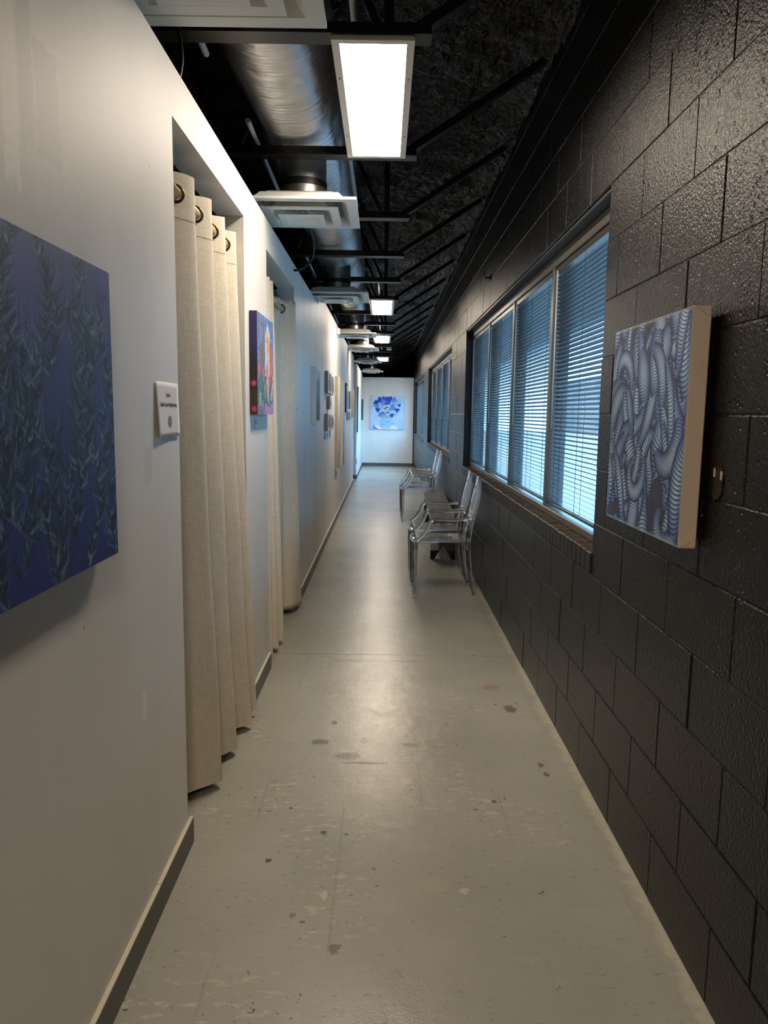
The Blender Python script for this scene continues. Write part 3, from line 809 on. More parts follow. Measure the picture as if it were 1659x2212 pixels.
# fold line: (y, side) crests (+) stand into the corridor, troughs (-) into the studio
KY = [2.275, 2.40, 2.555, 2.655, 2.80, 2.905, 3.035, 3.135, 3.245, 3.30]
KX = [-0.4, -1.0, 1.0, -0.95, 1.0, -1.0, 0.95, -1.0, 1.0, 0.1]
BYo = [0.15, 0.12, 0.10, 0.11, 0.13, 0.13, 0.15, 0.13, 0.07, 0.03]
SS = np.linspace(0, len(KY)-1, ns)
def fold(vals, e=0.5):
    out = []
    for s_ in SS:
        i = min(int(s_), len(vals)-2); f_ = s_-i; f_ = f_*(1-e)+e*(f_*f_*(3-2*f_)); out.append(vals[i]+(vals[i+1]-vals[i])*f_)
    return np.array(out)
fy, fxs, fo2 = fold(KY, 0.35), fold(KX, 1.0), fold(BYo, 0.6)
P = np.zeros((ns, nz, 3))
for i in range(ns):
    s = i/(ns-1)
    for j in range(nz):
        q = j/(nz-1); z = ztop+(zbot-ztop)*q; e = q**1.25
        A = 0.040+0.014*e+0.006*math.sin(fy[i]*13)*e
        x = RX1+A*fxs[i]+e*(0.012+0.045*s)+0.003*math.sin(6*z+fy[i]*7)*q
        y = fy[i]+e*fo2[i]*0.9
        if x < XL+0.002: y = min(y, 3.352)
        P[i, j] = (x, y, z+(0.006*math.sin(fy[i]*23) if j == 0 else 0))
fb = cloth('fabric', P, c1)
off = np.array([0.0019, -0.0019, 0])
hm = MB(); hm.grid(P[:, int(nz*0.955):, :]+off); part('hem_band', hm, MT['linen'], fb)
hm = MB(); hm.grid(P[:, :5, :]+off); part('header_band', hm, MT['linen'], fb)
for k in range(len(KY)-1):
    a_, b_ = KX[k], KX[k+1]
    if a_*b_ >= 0: continue
    f_ = a_/(a_-b_); yg = KY[k]+(KY[k+1]-KY[k])*f_
    sl = (b_-a_)*0.04/(KY[k+1]-KY[k])
    g = MB(); grommet(g, (RX1, yg-0.003, RZ1-0.004), (1, -sl*1.6, 0) if abs(sl) > 0.8 else (0.5*math.copysign(1, -sl), 1, 0)); part('grommet', g, MT['brass'], fb)

RX2, RZ2 = -0.690, 2.09
rod(OP2[0]+0.001, OP2[1]-0.001, RX2, RZ2, 'round wooden rod across the second doorway')
c2 = thing('curtain', (RX2, 4.2, 0.03), 'cream curtain panel bunched at the near side of the second doorway', 'curtain', 'cream doorway curtains')
P = np.zeros((90, 50, 3))
for i in range(90):
    s = i/89
    for j in range(50):
        q = j/49; z = 2.15+(0.035-2.15)*q
        yt = 4.0+s*0.34
        ph = 2*PI*(yt-4.09)/0.125
        x = RX2+0.048*math.cos(ph)+0.035*q*s+0.012*q
        P[i, j] = (min(x, XL+0.03), yt+q*0.06*s+0.012*math.sin(ph), z)
fb = cloth('fabric', P, c2)
hm = MB(); hm.grid(P[:, 47:, :]+np.array([0.0019, -0.0019, 0])); part('hem_band', hm, MT['linen'], fb)
for yg in (4.06, 4.12, 4.185, 4.25):
    g = MB(); grommet(g, (RX2, yg, RZ2), (0.2, 1, 0)); part('grommet', g, MT['brass'], fb)
c3 = thing('curtain', (RX2, 5.0, 0.03), 'cream curtain panel hanging at the far side of the second doorway, hem kicked out', 'curtain', 'cream doorway curtains')
top = curve([(-0.745, 4.83, 0), (-0.70, 4.95, 0), (-0.69, 5.02, 0), (-0.645, 5.09, 0), (-0.615, 5.13, 0), (-0.63, 5.165, 0), (-0.69, 5.172, 0)], 14)
bot = curve([(-0.71, 4.95, 0), (-0.70, 5.0, 0), (-0.68, 5.05, 0), (-0.635, 5.10, 0), (-0.60, 5.18, 0), (-0.575, 5.24, 0), (-0.585, 5.29, 0)], 14)
m = len(top); P = np.zeros((m, 60, 3))
for i in range(m):
    for j in range(60):
        q = j/59; e = q**1.7
        x = top[i].x*(1-e)+bot[i].x*e+0.006*math.sin(9*q+i*0.12); y = top[i].y*(1-e)+bot[i].y*e
        if x < XL+0.004: y = min(y, 5.175)
        P[i, j] = (x, y, 2.15+(0.04-2.15)*q-0.05*e*max(0, (i/m-0.8)))
fb = cloth('fabric', P, c3)
hm = MB(); hm.grid(P[:, 57:, :]+np.array([-0.0018, -0.0022, 0])); part('hem_band', hm, MT['linen'], fb)
# side hem, turned back on itself down the panel
sb = np.zeros((3, 60, 3))
for j in range(60):
    q = j/59; i0 = int((0.62+0.10*math.sin(q*3.3-1.2)+0.10*q)*m)
    i0 = min(i0, m-8)
    for k in range(3): sb[k, j] = P[i0+k*3, j]+np.array([-0.003, -0.005, 0])
hm = MB(); hm.grid(sb); part('side_hem', hm, MT['linen'], fb)
g = MB(); grommet(g, (RX2, 5.02, RZ2), (0.25, -1, 0)); part('grommet', g, MT['brass'], fb)

# ------------------------------------------------------------------ painted pictures
class Img:
    def __init__(s, w, h, W_, H_):
        s.W, s.H, s.nx, s.ny = W_, H_, w, h
        s.a = np.zeros((h, w, 3)); s.yy, s.xx = np.mgrid[0:h, 0:w]
        s.U = s.xx/(w-1)*W_; s.V = s.yy/(h-1)*H_
    def blend(s, mask, c):
        m_ = np.clip(mask, 0, 1)[..., None]; s.a = s.a*(1-m_)+np.array(c, float)*m_
    def ell(s, x, y, rx, ry, c, al=1.0, rot=0.0, soft=0.15):
        R = max(rx, ry)*1.3
        i0, i1 = int(max(0, (x-R)/s.W*(s.nx-1))), int(min(s.nx-1, (x+R)/s.W*(s.nx-1)))+1
        j0, j1 = int(max(0, (y-R)/s.H*(s.ny-1))), int(min(s.ny-1, (y+R)/s.H*(s.ny-1)))+1
        if i1 <= i0 or j1 <= j0: return
        u, v = s.U[j0:j1, i0:i1]-x, s.V[j0:j1, i0:i1]-y
        p, q = u*math.cos(rot)+v*math.sin(rot), -u*math.sin(rot)+v*math.cos(rot)
        d = np.sqrt((p/rx)**2+(q/ry)**2)
        m_ = (np.clip((1-d)/soft, 0, 1)*al)[..., None]
        s.a[j0:j1, i0:i1] = s.a[j0:j1, i0:i1]*(1-m_)+np.array(c, float)*m_
    def line(s, pts, w0, w1, c, al=1.0, n=None):
        pts = np.array(pts, float); L = np.sqrt((np.diff(pts, axis=0)**2).sum(1)); 
        tot = L.sum(); n = n or max(3, int(tot/(s.W/s.nx)*0.9)); cs = np.concatenate([[0], np.cumsum(L)])
        ts = np.linspace(0, tot, n); xs = np.interp(ts, cs, pts[:, 0]); ys_ = np.interp(ts, cs, pts[:, 1])
        for k in range(n): 
            w = max((w0+(w1-w0)*k/(n-1))/2, s.W/s.nx*0.75); s.ell(xs[k], ys_[k], w, w, c, al, 0, 0.6)
    def poly(s, pts, c, al=1.0):
        ins = np.zeros(s.U.shape, bool); n = len(pts)
        for i in range(n):
            (x1, y1), (x2, y2) = pts[i], pts[(i+1) % n]
            cond = ((y1 > s.V) != (y2 > s.V)) & (s.U < (x2-x1)*(s.V-y1)/((y2-y1) or 1e-9)+x1)
            ins ^= cond
        s.blend(ins*al, c)
    def nz(s, sx, sy, seed): return vnoise(s.U*sx, s.V*sy, seed)

def art_mesh(name, img, mat, P0, du, dv):
    """grid mesh whose point colours are the picture; P0 corner, du/dv edge vectors"""
    ny, nx = img.ny, img.nx
    u = np.linspace(0, 1, nx); v = np.linspace(0, 1, ny)
    P0, du, dv = map(np.array, (P0, du, dv))
    pts = (P0+u[None, :, None]*du+v[:, None, None]*dv).reshape(-1, 3)
    idx = np.arange(nx*ny).reshape(ny, nx)
    fc = np.stack([idx[:-1, :-1], idx[:-1, 1:], idx[1:, 1:], idx[1:, :-1]], -1).reshape(-1, 4)
    me = bpy.data.meshes.new(name)
    me.vertices.add(len(pts)); me.vertices.foreach_set('co', pts.ravel())
    me.loops.add(fc.size); me.loops.foreach_set('vertex_index', fc.ravel())
    me.polygons.add(len(fc)); me.polygons.foreach_set('loop_start', np.arange(0, fc.size, 4)); me.update()
    at = me.color_attributes.new('paint', 'FLOAT_COLOR', 'POINT')
    c = np.ones((nx*ny, 4)); c[:, :3] = lin(np.clip(img.a, 0, 255)).reshape(-1, 3)
    at.data.foreach_set('color', c.ravel()); me.materials.append(mat); return me
def art(name, img, mat, root, P0, du, dv):
    o = np.array(ORG[root.name]); me = art_mesh(name, img, mat, np.array(P0)-o, du, dv); return link(name, me, root)

# ---- kelp-like plumes on navy (large canvas, nearest on the left)
def kelp():
    im = Img(280, 285, 0.66, 0.60); r = random.Random(3)
    t_ = im.V/im.H
    im.a = np.array([30, 50, 126.])*(1-t_[..., None])+np.array([84, 96, 154.])*t_[..., None]
    im.a *= (0.86+0.22*im.nz(5, 8, 31))[..., None]
    for k in range(36):
        x0 = r.uniform(-0.02, 0.68); y0 = r.uniform(-0.08, 0.42); L = r.uniform(0.18, 0.40); bend = r.uniform(-0.24, 0.24)
        ph = r.uniform(0, 6); up_ = r.choice((1, 1, 1, -1))
        st = [(x0+bend*s*(0.4+0.6*s)+0.03*math.sin(ph+s*6), y0+L*s*up_) for s in np.linspace(0, 1, 26)]
        im.line(st, 0.020, 0.007, (22, 34, 52), 0.55)
        for (x, y) in st[::1]:
            for sd in (-1, 1):
                for q in range(2):
                    a_ = r.uniform(0.2, 1.25); l = r.uniform(0.014, 0.062)*(1.15-0.5*abs(2*(y-y0)/(L*up_)-1))
                    dark = r.random()
                    cc = (16, 26, 52) if dark < 0.45 else ((48, 84, 116) if dark < 0.8 else (116, 150, 166))
                    p1 = (x+sd*l*math.sin(a_), y+l*math.cos(a_)*0.8); p2 = (x+sd*l*1.5*math.sin(a_*0.7), y+l*1.7*math.cos(a_*0.6))
                    im.line([(x, y), p1, p2], 0.0105, 0.0014, cc, 0.62, 16)
    return im
kp = thing('canvas_painting', (XL, 1.28, 1.10), 'large dark blue canvas of feathery plumes at the left edge of the photo', 'painting')
ky0, ky1, kz0, kz1 = 0.95, 1.615, 1.100, 1.702
part('canvas', MB().bbox(XL+0.012, XL+0.038, ky0, ky1, kz0, kz1, 0.002), simple('navy_canvas_edge', rgb(34, 40, 78), 0.6), kp)
part('stretcher', MB().box(XL+0.001, XL+0.012, ky0+0.02, ky1-0.02, kz0+0.02, kz1-0.02), MT['canvas'], kp)
art('painted_face', kelp(), MT['print'], kp, (XL+0.0386, ky0+0.002, kz0+0.002), (0, ky1-ky0-0.004, 0), (0, 0, kz1-kz0-0.004))

# ---- ribbed swirls (right, on the block wall)
def swirls():
    im = Img(300, 300, 0.61, 0.59); r = random.Random(9)
    im.a[:] = (52, 58, 84); im.a *= (0.8+0.35*im.nz(9, 9, 41))[..., None]
    def worm(x, y, th, k, dk, L, w, fr):
        n, m_ = 900, 90; s = np.linspace(0, 1, n)
        ang = th+np.cumsum(k+dk*s)/n*L
        px = x+np.cumsum(np.cos(ang))/n*L; py = y+np.cumsum(np.sin(ang))/n*L
        ac = np.linspace(-1, 1, m_)
        wd = w*(0.45+0.55*np.sin(PI*np.clip(s*0.9+0.08, 0, 1))**0.7)
        S, A = np.meshgrid(s, ac, indexing='ij')
        X = px[:, None]-np.sin(ang)[:, None]*A*wd[:, None]; Y = py[:, None]+np.cos(ang)[:, None]*A*wd[:, None]
        rib = np.abs(((S*L*fr-0.9*A*A+0.02*np.sin(S*40)) % 1.0)-0.5)*2
        prof = np.clip(1-A*A, 0, 1)**0.8
        lit = prof*np.clip((rib-0.10)/0.35, 0, 1)*(0.55+0.45*np.sin(PI*S))
        dk_, md, lt = np.array((28, 33, 58.)), np.array((84, 116, 172.)), np.array((178, 206, 226.))
        cc = np.where(lit[..., None] < 0.5, dk_+(md-dk_)*(lit[..., None]*2), md+(lt-md)*(lit[..., None]*2-1))
        ix = np.round(X/im.W*(im.nx-1)).astype(int); iy = np.round(Y/im.H*(im.ny-1)).astype(int)
        ok = (ix >= 0) & (ix < im.nx) & (iy >= 0) & (iy < im.ny)
        im.a[iy[ok], ix[ok]] = cc[ok]
    for q in range(105):
        x, y = r.uniform(0, 0.61), r.uniform(0, 0.59)
        th = r.choice((PI/2, -PI/2))+r.uniform(-0.4, 0.4)
        curl = r.choice((-1, 1))*r.choice((3, 8, 13, 19))
        worm(x, y, th, curl*0.4, curl*r.uniform(0.2, 1.2), r.uniform(0.14, 0.30), r.uniform(0.024, 0.052), r.uniform(72, 120))
    f = (im.nz(4, 5, 43)-0.5); im.a *= (1+0.35*f)[..., None]
    edge = np.minimum(np.minimum(im.U, im.W-im.U), np.minimum(im.V, im.H-im.V))
    im.blend((edge < 0.006)*0.6, (150, 166, 184))
    return im
sp_ = thing('canvas_painting', (XR, 2.11, 1.09), 'deep canvas of blue ribbed swirls on the black block wall', 'painting')
sy0, sy1, sz0, sz1 = 1.822, 2.425, 1.090, 1.682; sx0, sx1 = 0.738, 0.783
part('canvas', MB().bbox(sx0, sx1, sy0, sy1, sz0, sz1, 0.003), MT['canvas'], sp_)
part('stretcher', MB().box(sx1, XR-0.002, sy0+0.06, sy1-0.06, sz0+0.06, sz1-0.06), MT['canvas'], sp_)
for z, s in ((sz0, 1), (sz1, -1)):
    part('corner_fold', MB().bar((sx0+0.004, sy0-0.0012, z+s*0.002), (sx1-0.004, sy0-0.0012, z+s*0.026), 0.0022, 0.0022), MT['canvas'], sp_)
art('painted_face', swirls(), MT['printgloss'], sp_, (sx0-0.0006, sy1-0.002, sz0+0.002), (0, -(sy1-sy0-0.004), 0), (0, 0, sz1-sz0-0.004))

# ---- figure in a garden (between the doorways)
def figure():
    im = Img(110, 230, 0.49, 0.47); r = random.Random(5)
    u, v = im.U/im.W, im.V/im.H
    W_, H_ = im.W, im.H
    im.a[:] = (92, 122, 178); im.a *= (0.8+0.45*im.nz(70, 90, 51))[..., None]
    pl = lambda pts, c, al=1: im.poly([(a*W_, b*H_) for a, b in pts], c, al)
    el = lambda x, y, rx, ry, c, al=1.0, ro=0.0: im.ell(x*W_, y*H_, rx*W_, ry*H_, c, al, ro, 0.3)
    pl([(0, 0), (1, 0), (1, 0.52), (0.5, 0.46), (0, 0.52)], (72, 110, 122))
    # tree
    pl([(0.04, 1), (0.12, 1), (0.16, 0.7), (0.3, 0.74), (0.34, 1), (0.42, 1), (0.42, 0.62), (0.36, 0.42), (0.12, 0.42), (0.14, 0.62)], (120, 102, 90))
    for k in range(26): 
        x = r.uniform(0.06, 0.42); y = r.uniform(0.45, 0.98); im.line([(x*W_, y*H_), ((x+r.uniform(-.02, .02))*W_, (y-0.06)*H_)], 0.008, 0.004, r.choice([(176, 156, 146), (86, 72, 66), (206, 180, 176)]), 0.8)
    # veil, face, hair
    pl([(0.46, 0.40), (0.48, 0.80), (0.62, 0.95), (0.76, 0.86), (0.84, 0.60), (0.80, 0.40)], (206, 214, 210))
    el(0.63, 0.74, 0.105, 0.17, (222, 170, 118)); pl([(0.58, 0.58), (0.68, 0.58), (0.72, 0.10), (0.60, 0.16), (0.52, 0.34)], (214, 170, 130))
    pl([(0.72, 0.78), (0.90, 0.70), (0.96, 0.50), (0.86, 0.40), (0.74, 0.46)], (206, 116, 86))
    for k in range(18): 
        y = r.uniform(0.44, 0.74); x = r.uniform(0.74, 0.93); im.line([(x*W_, y*H_), ((x+0.03)*W_, (y-0.07)*H_)], 0.006, 0.003, r.choice([(230, 150, 108), (150, 74, 60), (238, 190, 160)]), 0.8)
    for ex in (0.585, 0.675): el(ex, 0.765, 0.028, 0.010, (50, 38, 36)); el(ex, 0.795, 0.034, 0.006, (96, 66, 52), 0.8)
    el(0.63, 0.725, 0.014, 0.028, (196, 136, 92), 0.8); el(0.63, 0.672, 0.032, 0.009, (166, 70, 60))
    # flowers
    for (x, y, rx, ry, c) in ((0.10, 0.44, 0.06, 0.10, (206, 92, 124)), (0.36, 0.40, 0.05, 0.09, (206, 88, 116)), (0.56, 0.44, 0.05, 0.09, (204, 92, 122)), (0.78, 0.38, 0.05, 0.11, (200, 96, 132)),
                           (0.95, 0.40, 0.06, 0.05, (228, 116, 62)), (0.98, 0.20, 0.04, 0.13, (220, 110, 78)), (0.16, 0.14, 0.07, 0.12, (120, 184, 140)), (0.30, 0.10, 0.04, 0.06, (212, 104, 150)), (0.44, 0.24, 0.03, 0.10, (206, 110, 156))):
        el(x, y, rx, ry, c)
        for k in range(10): el(x+r.uniform(-rx, rx)*0.8, y+r.uniform(-ry, ry)*0.8, 0.014, 0.010, tuple(min(255, q+34) for q in c), 0.8)
    pl([(0.40, 0), (1, 0), (1, 0.14), (0.72, 0.08), (0.46, 0.12)], (176, 138, 186)); pl([(0.0, 0), (0.4, 0), (0.4, 0.07), (0, 0.10)], (104, 112, 150))
    pl([(0.80, 0.16), (0.92, 0.36), (0.98, 0.34), (0.88, 0.14)], (212, 196, 200))
    for k in range(170): el(r.random(), r.random()*0.5, 0.014, 0.010, r.choice([(226, 214, 206), (52, 84, 96), (196, 120, 160), (214, 170, 120), (92, 160, 140)]), 0.7, r.uniform(0, 3))
    return im
def figure_side():
    im = Img(40, 200, 0.036, 0.47); r = random.Random(8)
    W_, H_ = im.W, im.H; v = im.V/H_
    top = np.array([40, 32, 92.]); bot = np.array([26, 20, 22.])
    k = np.clip((v-0.42)/0.3, 0, 1)[..., None]; im.a = top*k+bot*(1-k)
    im.blend((v < 0.24)*(np.abs(np.sin(im.V*360+3*im.nz(60, 10, 61)*4)) > 0.62)*0.9, (82, 54, 34))
    for q in range(14): 
        y = r.uniform(0.24, 0.44); im.line([(r.uniform(0, 1)*W_, y*H_), (r.uniform(0, 1)*W_, (y+r.uniform(-.05, .08))*H_)], 0.0016, 0.0008, r.choice([(40, 130, 100), (70, 110, 90), (120, 84, 40)]), 0.9)
    for (fx, fy) in ((0.52, 0.305), (0.55, 0.055)):
        for p_ in range(5):
            a_ = 2*PI*p_/5+0.3; im.ell((fx+0.24*math.cos(a_))*W_, fy*H_+0.24*W_*math.sin(a_), 0.20*W_, 0.20*W_, (196, 44, 112), 1, 0, 0.3)
        for p_ in range(5):
            a_ = 2*PI*p_/5+0.3; im.line([(fx*W_, fy*H_), ((fx+0.22*math.cos(a_))*W_, fy*H_+0.22*W_*math.sin(a_))], 0.0016, 0.0008, (70, 14, 44), 0.8)
        im.ell(fx*W_, fy*H_, 0.07*W_, 0.07*W_, (236, 200, 120), 1, 0, 0.3)
    return im
fp = thing('canvas_painting', (XL, 3.715, 1.40), 'small colourful canvas of a veiled figure and flowers hanging between the two doorways', 'painting')
fy0, fy1, fz0, fz1 = 3.465, 3.955, 1.402, 1.872; fx = XL+0.036
fo_ = part('canvas', MB().box(XL+0.002, fx, fy0, fy1, fz0, fz1), simple('dark_canvas_edge', rgb(30, 26, 44), 0.6), fp)
art('painted_face', figure(), MT['print'], fp, (fx+0.0006, fy0, fz0), (0, fy1-fy0, 0), (0, 0, fz1-fz0))
art('painted_edge', figure_side(), MT['print'], fp, (XL+0.002, fy0-0.0006, fz0), (fx-XL-0.002, 0, 0), (0, 0, fz1-fz0))

# ---- blue bouquet on the end wall
def bouquet():
    im = Img(170, 166, 0.905, 0.885); r = random.Random(12)
    W_, H_ = im.W, im.H
    im.a[:] = (186, 202, 222); im.a *= (0.94+0.1*im.nz(6, 6, 71))[..., None]
    pl = lambda pts, c, al=1: im.poly([(a*W_, b*H_) for a, b in pts], c, al)
    ln = lambda pts, w, c: im.line([(a*W_, b*H_) for a, b in pts], w, w, c, 1.0)
    pl([(0.0, 0.25), (0.16, 0.5), (0.3, 0.36), (0.12, 0.2)], (176, 200, 226), 0.7)
    pl([(0.08, 0.13), (0.74, 0.13), (0.86, 0), (0.22, 0)], (222, 232, 240)); pl([(0.08, 0.14), (0.08, 0), (0.24, 0)], (104, 142, 206)); pl([(0.62, 0.26), (0.76, 0.16), (0.62, 0.12)], (158, 186, 206))
    ln([(0.08, 0.13), (0.74, 0.125), (0.88, 0.0)], 0.008, (86, 110, 150))
    for (x, y, R, c) in ((0.28, 0.87, 0.10, 0), (0.16, 0.80, 0.075, 0), (0.42, 0.90, 0.10, 1), (0.55, 0.90, 0.11, 0), (0.40, 0.80, 0.11, 2), (0.52, 0.80, 0.09, 1), (0.71, 0.88, 0.09, 2), (0.78, 0.76, 0.09, 3), (0.64, 0.74, 0.08, 3),
                         (0.86, 0.72, 0.05, 0), (0.66, 0.64, 0.11, 2), (0.80, 0.58, 0.07, 0), (0.20, 0.70, 0.08, 2), (0.09, 0.70, 0.05, 3), (0.22, 0.58, 0.075, 0), (0.34, 0.66, 0.08, 3), (0.34, 0.50, 0.07, 3), (0.30, 0.44, 0.07, 2), (0.42, 0.46, 0.06, 2), (0.64, 0.42, 0.07, 0), (0.56, 0.54, 0.07, 3), (0.74, 0.44, 0.06, 3)):
        c_ = ((22, 58, 168), (36, 82, 188), (84, 134, 206), (142, 178, 216))[c]
        n = 14; ph = r.uniform(0, 6)
        pts = [(x+R*(0.85+0.22*math.sin(3*2*PI*i/n+ph))*math.cos(2*PI*i/n), y+R*(0.85+0.22*math.sin(3*2*PI*i/n+ph))*math.sin(2*PI*i/n)) for i in range(n)]
        pl(pts, c_)
        if c != 3 or r.random() < 0.5: ln(pts[:r.randint(8, 14)], 0.010, (20, 36, 96))
    for (x, y) in ((0.27, 0.60), (0.44, 0.62), (0.50, 0.66), (0.37, 0.50), (0.52, 0.50)): pl([(x-0.04, y), (x, y+0.04), (x+0.04, y), (x, y-0.04)], (54, 92, 98))
    ln([(0.46, 0.68), (0.47, 0.5), (0.44, 0.38), (0.44, 0.2)], 0.022, (150, 140, 136)); ln([(0.52, 0.66), (0.48, 0.5), (0.47, 0.4)], 0.014, (196, 184, 176))
    pl([(0.30, 0.36), (0.60, 0.36), (0.61, 0.06), (0.54, 0.03), (0.36, 0.03), (0.30, 0.07)], (150, 192, 226), 0.9); pl([(0.30, 0.40), (0.45, 0.44), (0.60, 0.40), (0.60, 0.34), (0.30, 0.34)], (142, 160, 174), 0.9)
    ln([(0.30, 0.38), (0.30, 0.08), (0.38, 0.03), (0.54, 0.03), (0.61, 0.07), (0.60, 0.38)], 0.008, (96, 140, 190)); ln([(0.45, 0.24), (0.52, 0.21), (0.58, 0.25)], 0.016, (70, 122, 196)); ln([(0.33, 0.12), (0.36, 0.16), (0.40, 0.14)], 0.02, (74, 124, 196))
    ln([(0.80, 0.84), (0.85, 0.90), (0.89, 0.86), (0.88, 0.72)], 0.012, (60, 84, 130))
    return im
bo = thing('canvas_painting', (0.076, YE, 0.987), 'square canvas of a blue bouquet in a jar on the white end wall', 'painting')
bx0, bx1, bz0, bz1 = -0.376, 0.529, 0.990, 1.877
part('canvas', MB().bbox(bx0, bx1, YE-0.038, YE-0.001, bz0, bz1, 0.002), MT['canvaswhite'], bo)
art('painted_face', bouquet(), MT['print'], bo, (bx0+0.002, YE-0.0386, bz0+0.002), (bx1-bx0-0.004, 0, 0), (0, 0, bz1-bz0-0.004))

# ---- the row of smaller pictures along the left wall
def seascape(W_, H_, seed, pal):
    im = Img(36, 70, W_, H_); v = im.V/H_
    n_ = im.nz(16, 26, seed)+0.35*im.nz(50, 70, seed+1)
    lo, mid, hi = (np.array(c, float) for c in pal)
    k = np.clip(v*1.15+(n_-0.7)*0.7, 0, 1)[..., None]
    im.a = np.where(k < 0.5, lo+(mid-lo)*k*2, mid+(hi-mid)*(k*2-1))
    return im
def hung(name, xw, y0, y1, z0, z1, d, mat, pal, label, cat, border, bmat=None, seed=80, group=None, gap=0.0):
    root = thing(name, (xw, (y0+y1)/2, z0), label, cat, group)
    fr_ = part('frame' if border else 'canvas', MB().bbox(xw+gap+0.001, xw+gap+d, y0, y1, z0, z1, 0.0015), mat, root)
    if bmat is not None:
        b = MB(); x = xw+gap+d; e = border
        for (a, b_, c, d_) in ((y0+.001, y1-.001, z1-e, z1-.001), (y0+.001, y1-.001, z0+.001, z0+e), (y0+.001, y0+e, z0+e, z1-e), (y1-e, y1-.001, z0+e, z1-e)): b.box(x, x+0.004, a, b_, c, d_)
        part('moulding', b, bmat, fr_)
    if gap: part('hanger', MB().box(xw, xw+gap+0.002, y0+0.03, y1-0.03, z0+0.03, z1-0.03), mat, root)
    e = max(border, 0.002)
    art('picture', seascape(y1-y0, z1-z0, seed, pal), MT['print'], root, (xw+gap+d+0.0008, y0+e, z0+e), (0, y1-y0-2*e, 0), (0, 0, z1-z0-2*e))
    return root
SEA = ((64, 88, 92), (92, 118, 104), (164, 196, 214)); PALE = ((120, 140, 150), (176, 190, 188), (206, 214, 206)); BLUE = ((150, 196, 236), (54, 110, 214), (206, 226, 240)); GREY = ((150, 146, 150), (110, 112, 120), (196, 196, 200))
hung('framed_picture', XL, 6.40, 6.83, 1.315, 1.80, 0.034, MT['canvaswhite'], SEA, 'white-framed green and blue landscape, first picture past the second doorway', 'picture', 0.03, MT['canvaswhite'], 80)
gl = 'small taupe box frames in a cluster'
rows = [('top', 1.615, 1.845, ((7.80, 8.05, 'near'), (8.17, 8.40, 'middle'), (8.52, 8.72, 'far'))), ('bottom', 1.225, 1.405, ((7.78, 8.03, 'near'), (8.15, 8.37, 'middle'), (8.50, 8.70, 'far')))]
for rn, z0, z1, fr in rows:
    for i, (a, b, w) in enumerate(fr):
        hung('box_frame', XL, a, b, z0-0.0*i, z1-0.012*i, 0.034, MT['taupe'], GREY, 'small taupe box frame, %s one in the %s row of the cluster' % (w, rn), 'frame', 0.03, MT['canvaswhite'], 90+i, gl)
hung('box_frame', XL, 8.06, 8.30, 1.448, 1.590, 0.034, MT['taupe'], GREY, 'small taupe box frame alone in the middle row of the cluster', 'frame', 0.03, MT['canvaswhite'], 96, gl)
hung('tall_canvas', XL, 9.42, 9.90, 0.70, 1.875, 0.038, MT['ply'], PALE, 'tall narrow canvas with pale plywood edge, nearer of the tall pair', 'painting', 0.0, None, 100, 'tall pale canvases')
hung('tall_canvas', XL, 10.68, 11.10, 0.655, 1.875, 0.034, MT['canvas'], PALE, 'tall narrow canvas with speckled raw edge, farther of the tall pair', 'painting', 0.0, None, 103, 'tall pale canvases')
hung('framed_picture', XL, 11.80, 12.28, 1.42, 1.88, 0.022, MT['blackframe'], BLUE, 'black-framed bright blue picture beyond the tall canvases', 'picture', 0.03, MT['blackframe'], 106)
hung('framed_picture', XL, 12.32, 12.60, 1.29, 1.44, 0.022, MT['taupe'], GREY, 'small brown frame low beside the black-framed blue picture', 'picture', 0.02, MT['canvaswhite'], 107)
hung('framed_picture', XL, 12.98, 13.30, 1.48, 1.785, 0.030, MT['taupe'], GREY, 'brown box frame between the blue picture and the tan one', 'picture', 0.02, MT['canvaswhite'], 108)
hung('framed_picture', XL, 13.02, 13.30, 1.28, 1.44, 0.022, MT['taupe'], GREY, 'small brown frame hung directly below the brown box frame', 'picture', 0.02, MT['canvaswhite'], 109)
hung('framed_picture', XL, 14.05, 14.50, 1.335, 1.855, 0.034, MT['tan'], PALE, 'tan-edged picture, last one before the far doorway', 'picture', 0.0, None, 110)
hung('framed_picture', XL3, 16.15, 17.20, 1.00, 1.98, 0.026, MT['tealframe'], ((214, 220, 218), (230, 232, 228), (238, 238, 232)), 'large pale picture with dark frame beyond the far doorway', 'picture', 0.02, MT['canvaswhite'], 112)
hung('framed_picture', XL3, 19.25, 19.70, 1.24, 1.77, 0.038, MT['tealframe'], ((60, 80, 84), (40, 56, 60), (80, 96, 96)), 'dark teal picture in the corner by the end wall', 'picture', 0.0, None, 114)
# title cards
def card(x, y0, y1, z0, z1, label, n=2):
    c = solid('title_card', MB().box(x+0.0005, x+0.003, y0, y1, z0, z1), MT['paper'], (x, (y0+y1)/2, z0), label, 'label card', 'small title cards')
    for i in range(n):
        z = z1-(z1-z0)*(0.35+0.25*i)
        part('print_line', MB().box(x+0.003, x+0.0034, y0+(y1-y0)*0.2, y1-(y1-y0)*(0.2+0.2*i), z, z+(z1-z0)*0.07), MT['inkblack'], c)
card(XL, 3.58, 3.66, 1.335, 1.385, 'small title card below the colourful figure canvas')
card(XL, 5.27, 5.34, 1.35, 1.475, 'narrow white card on the wall just past the second doorway')
card(XL, 8.02, 8.12, 1.14, 1.20, 'small white card below the cluster of box frames')
card(XL, 6.86, 6.93, 1.40, 1.46, 'tiny white card right of the landscape picture')

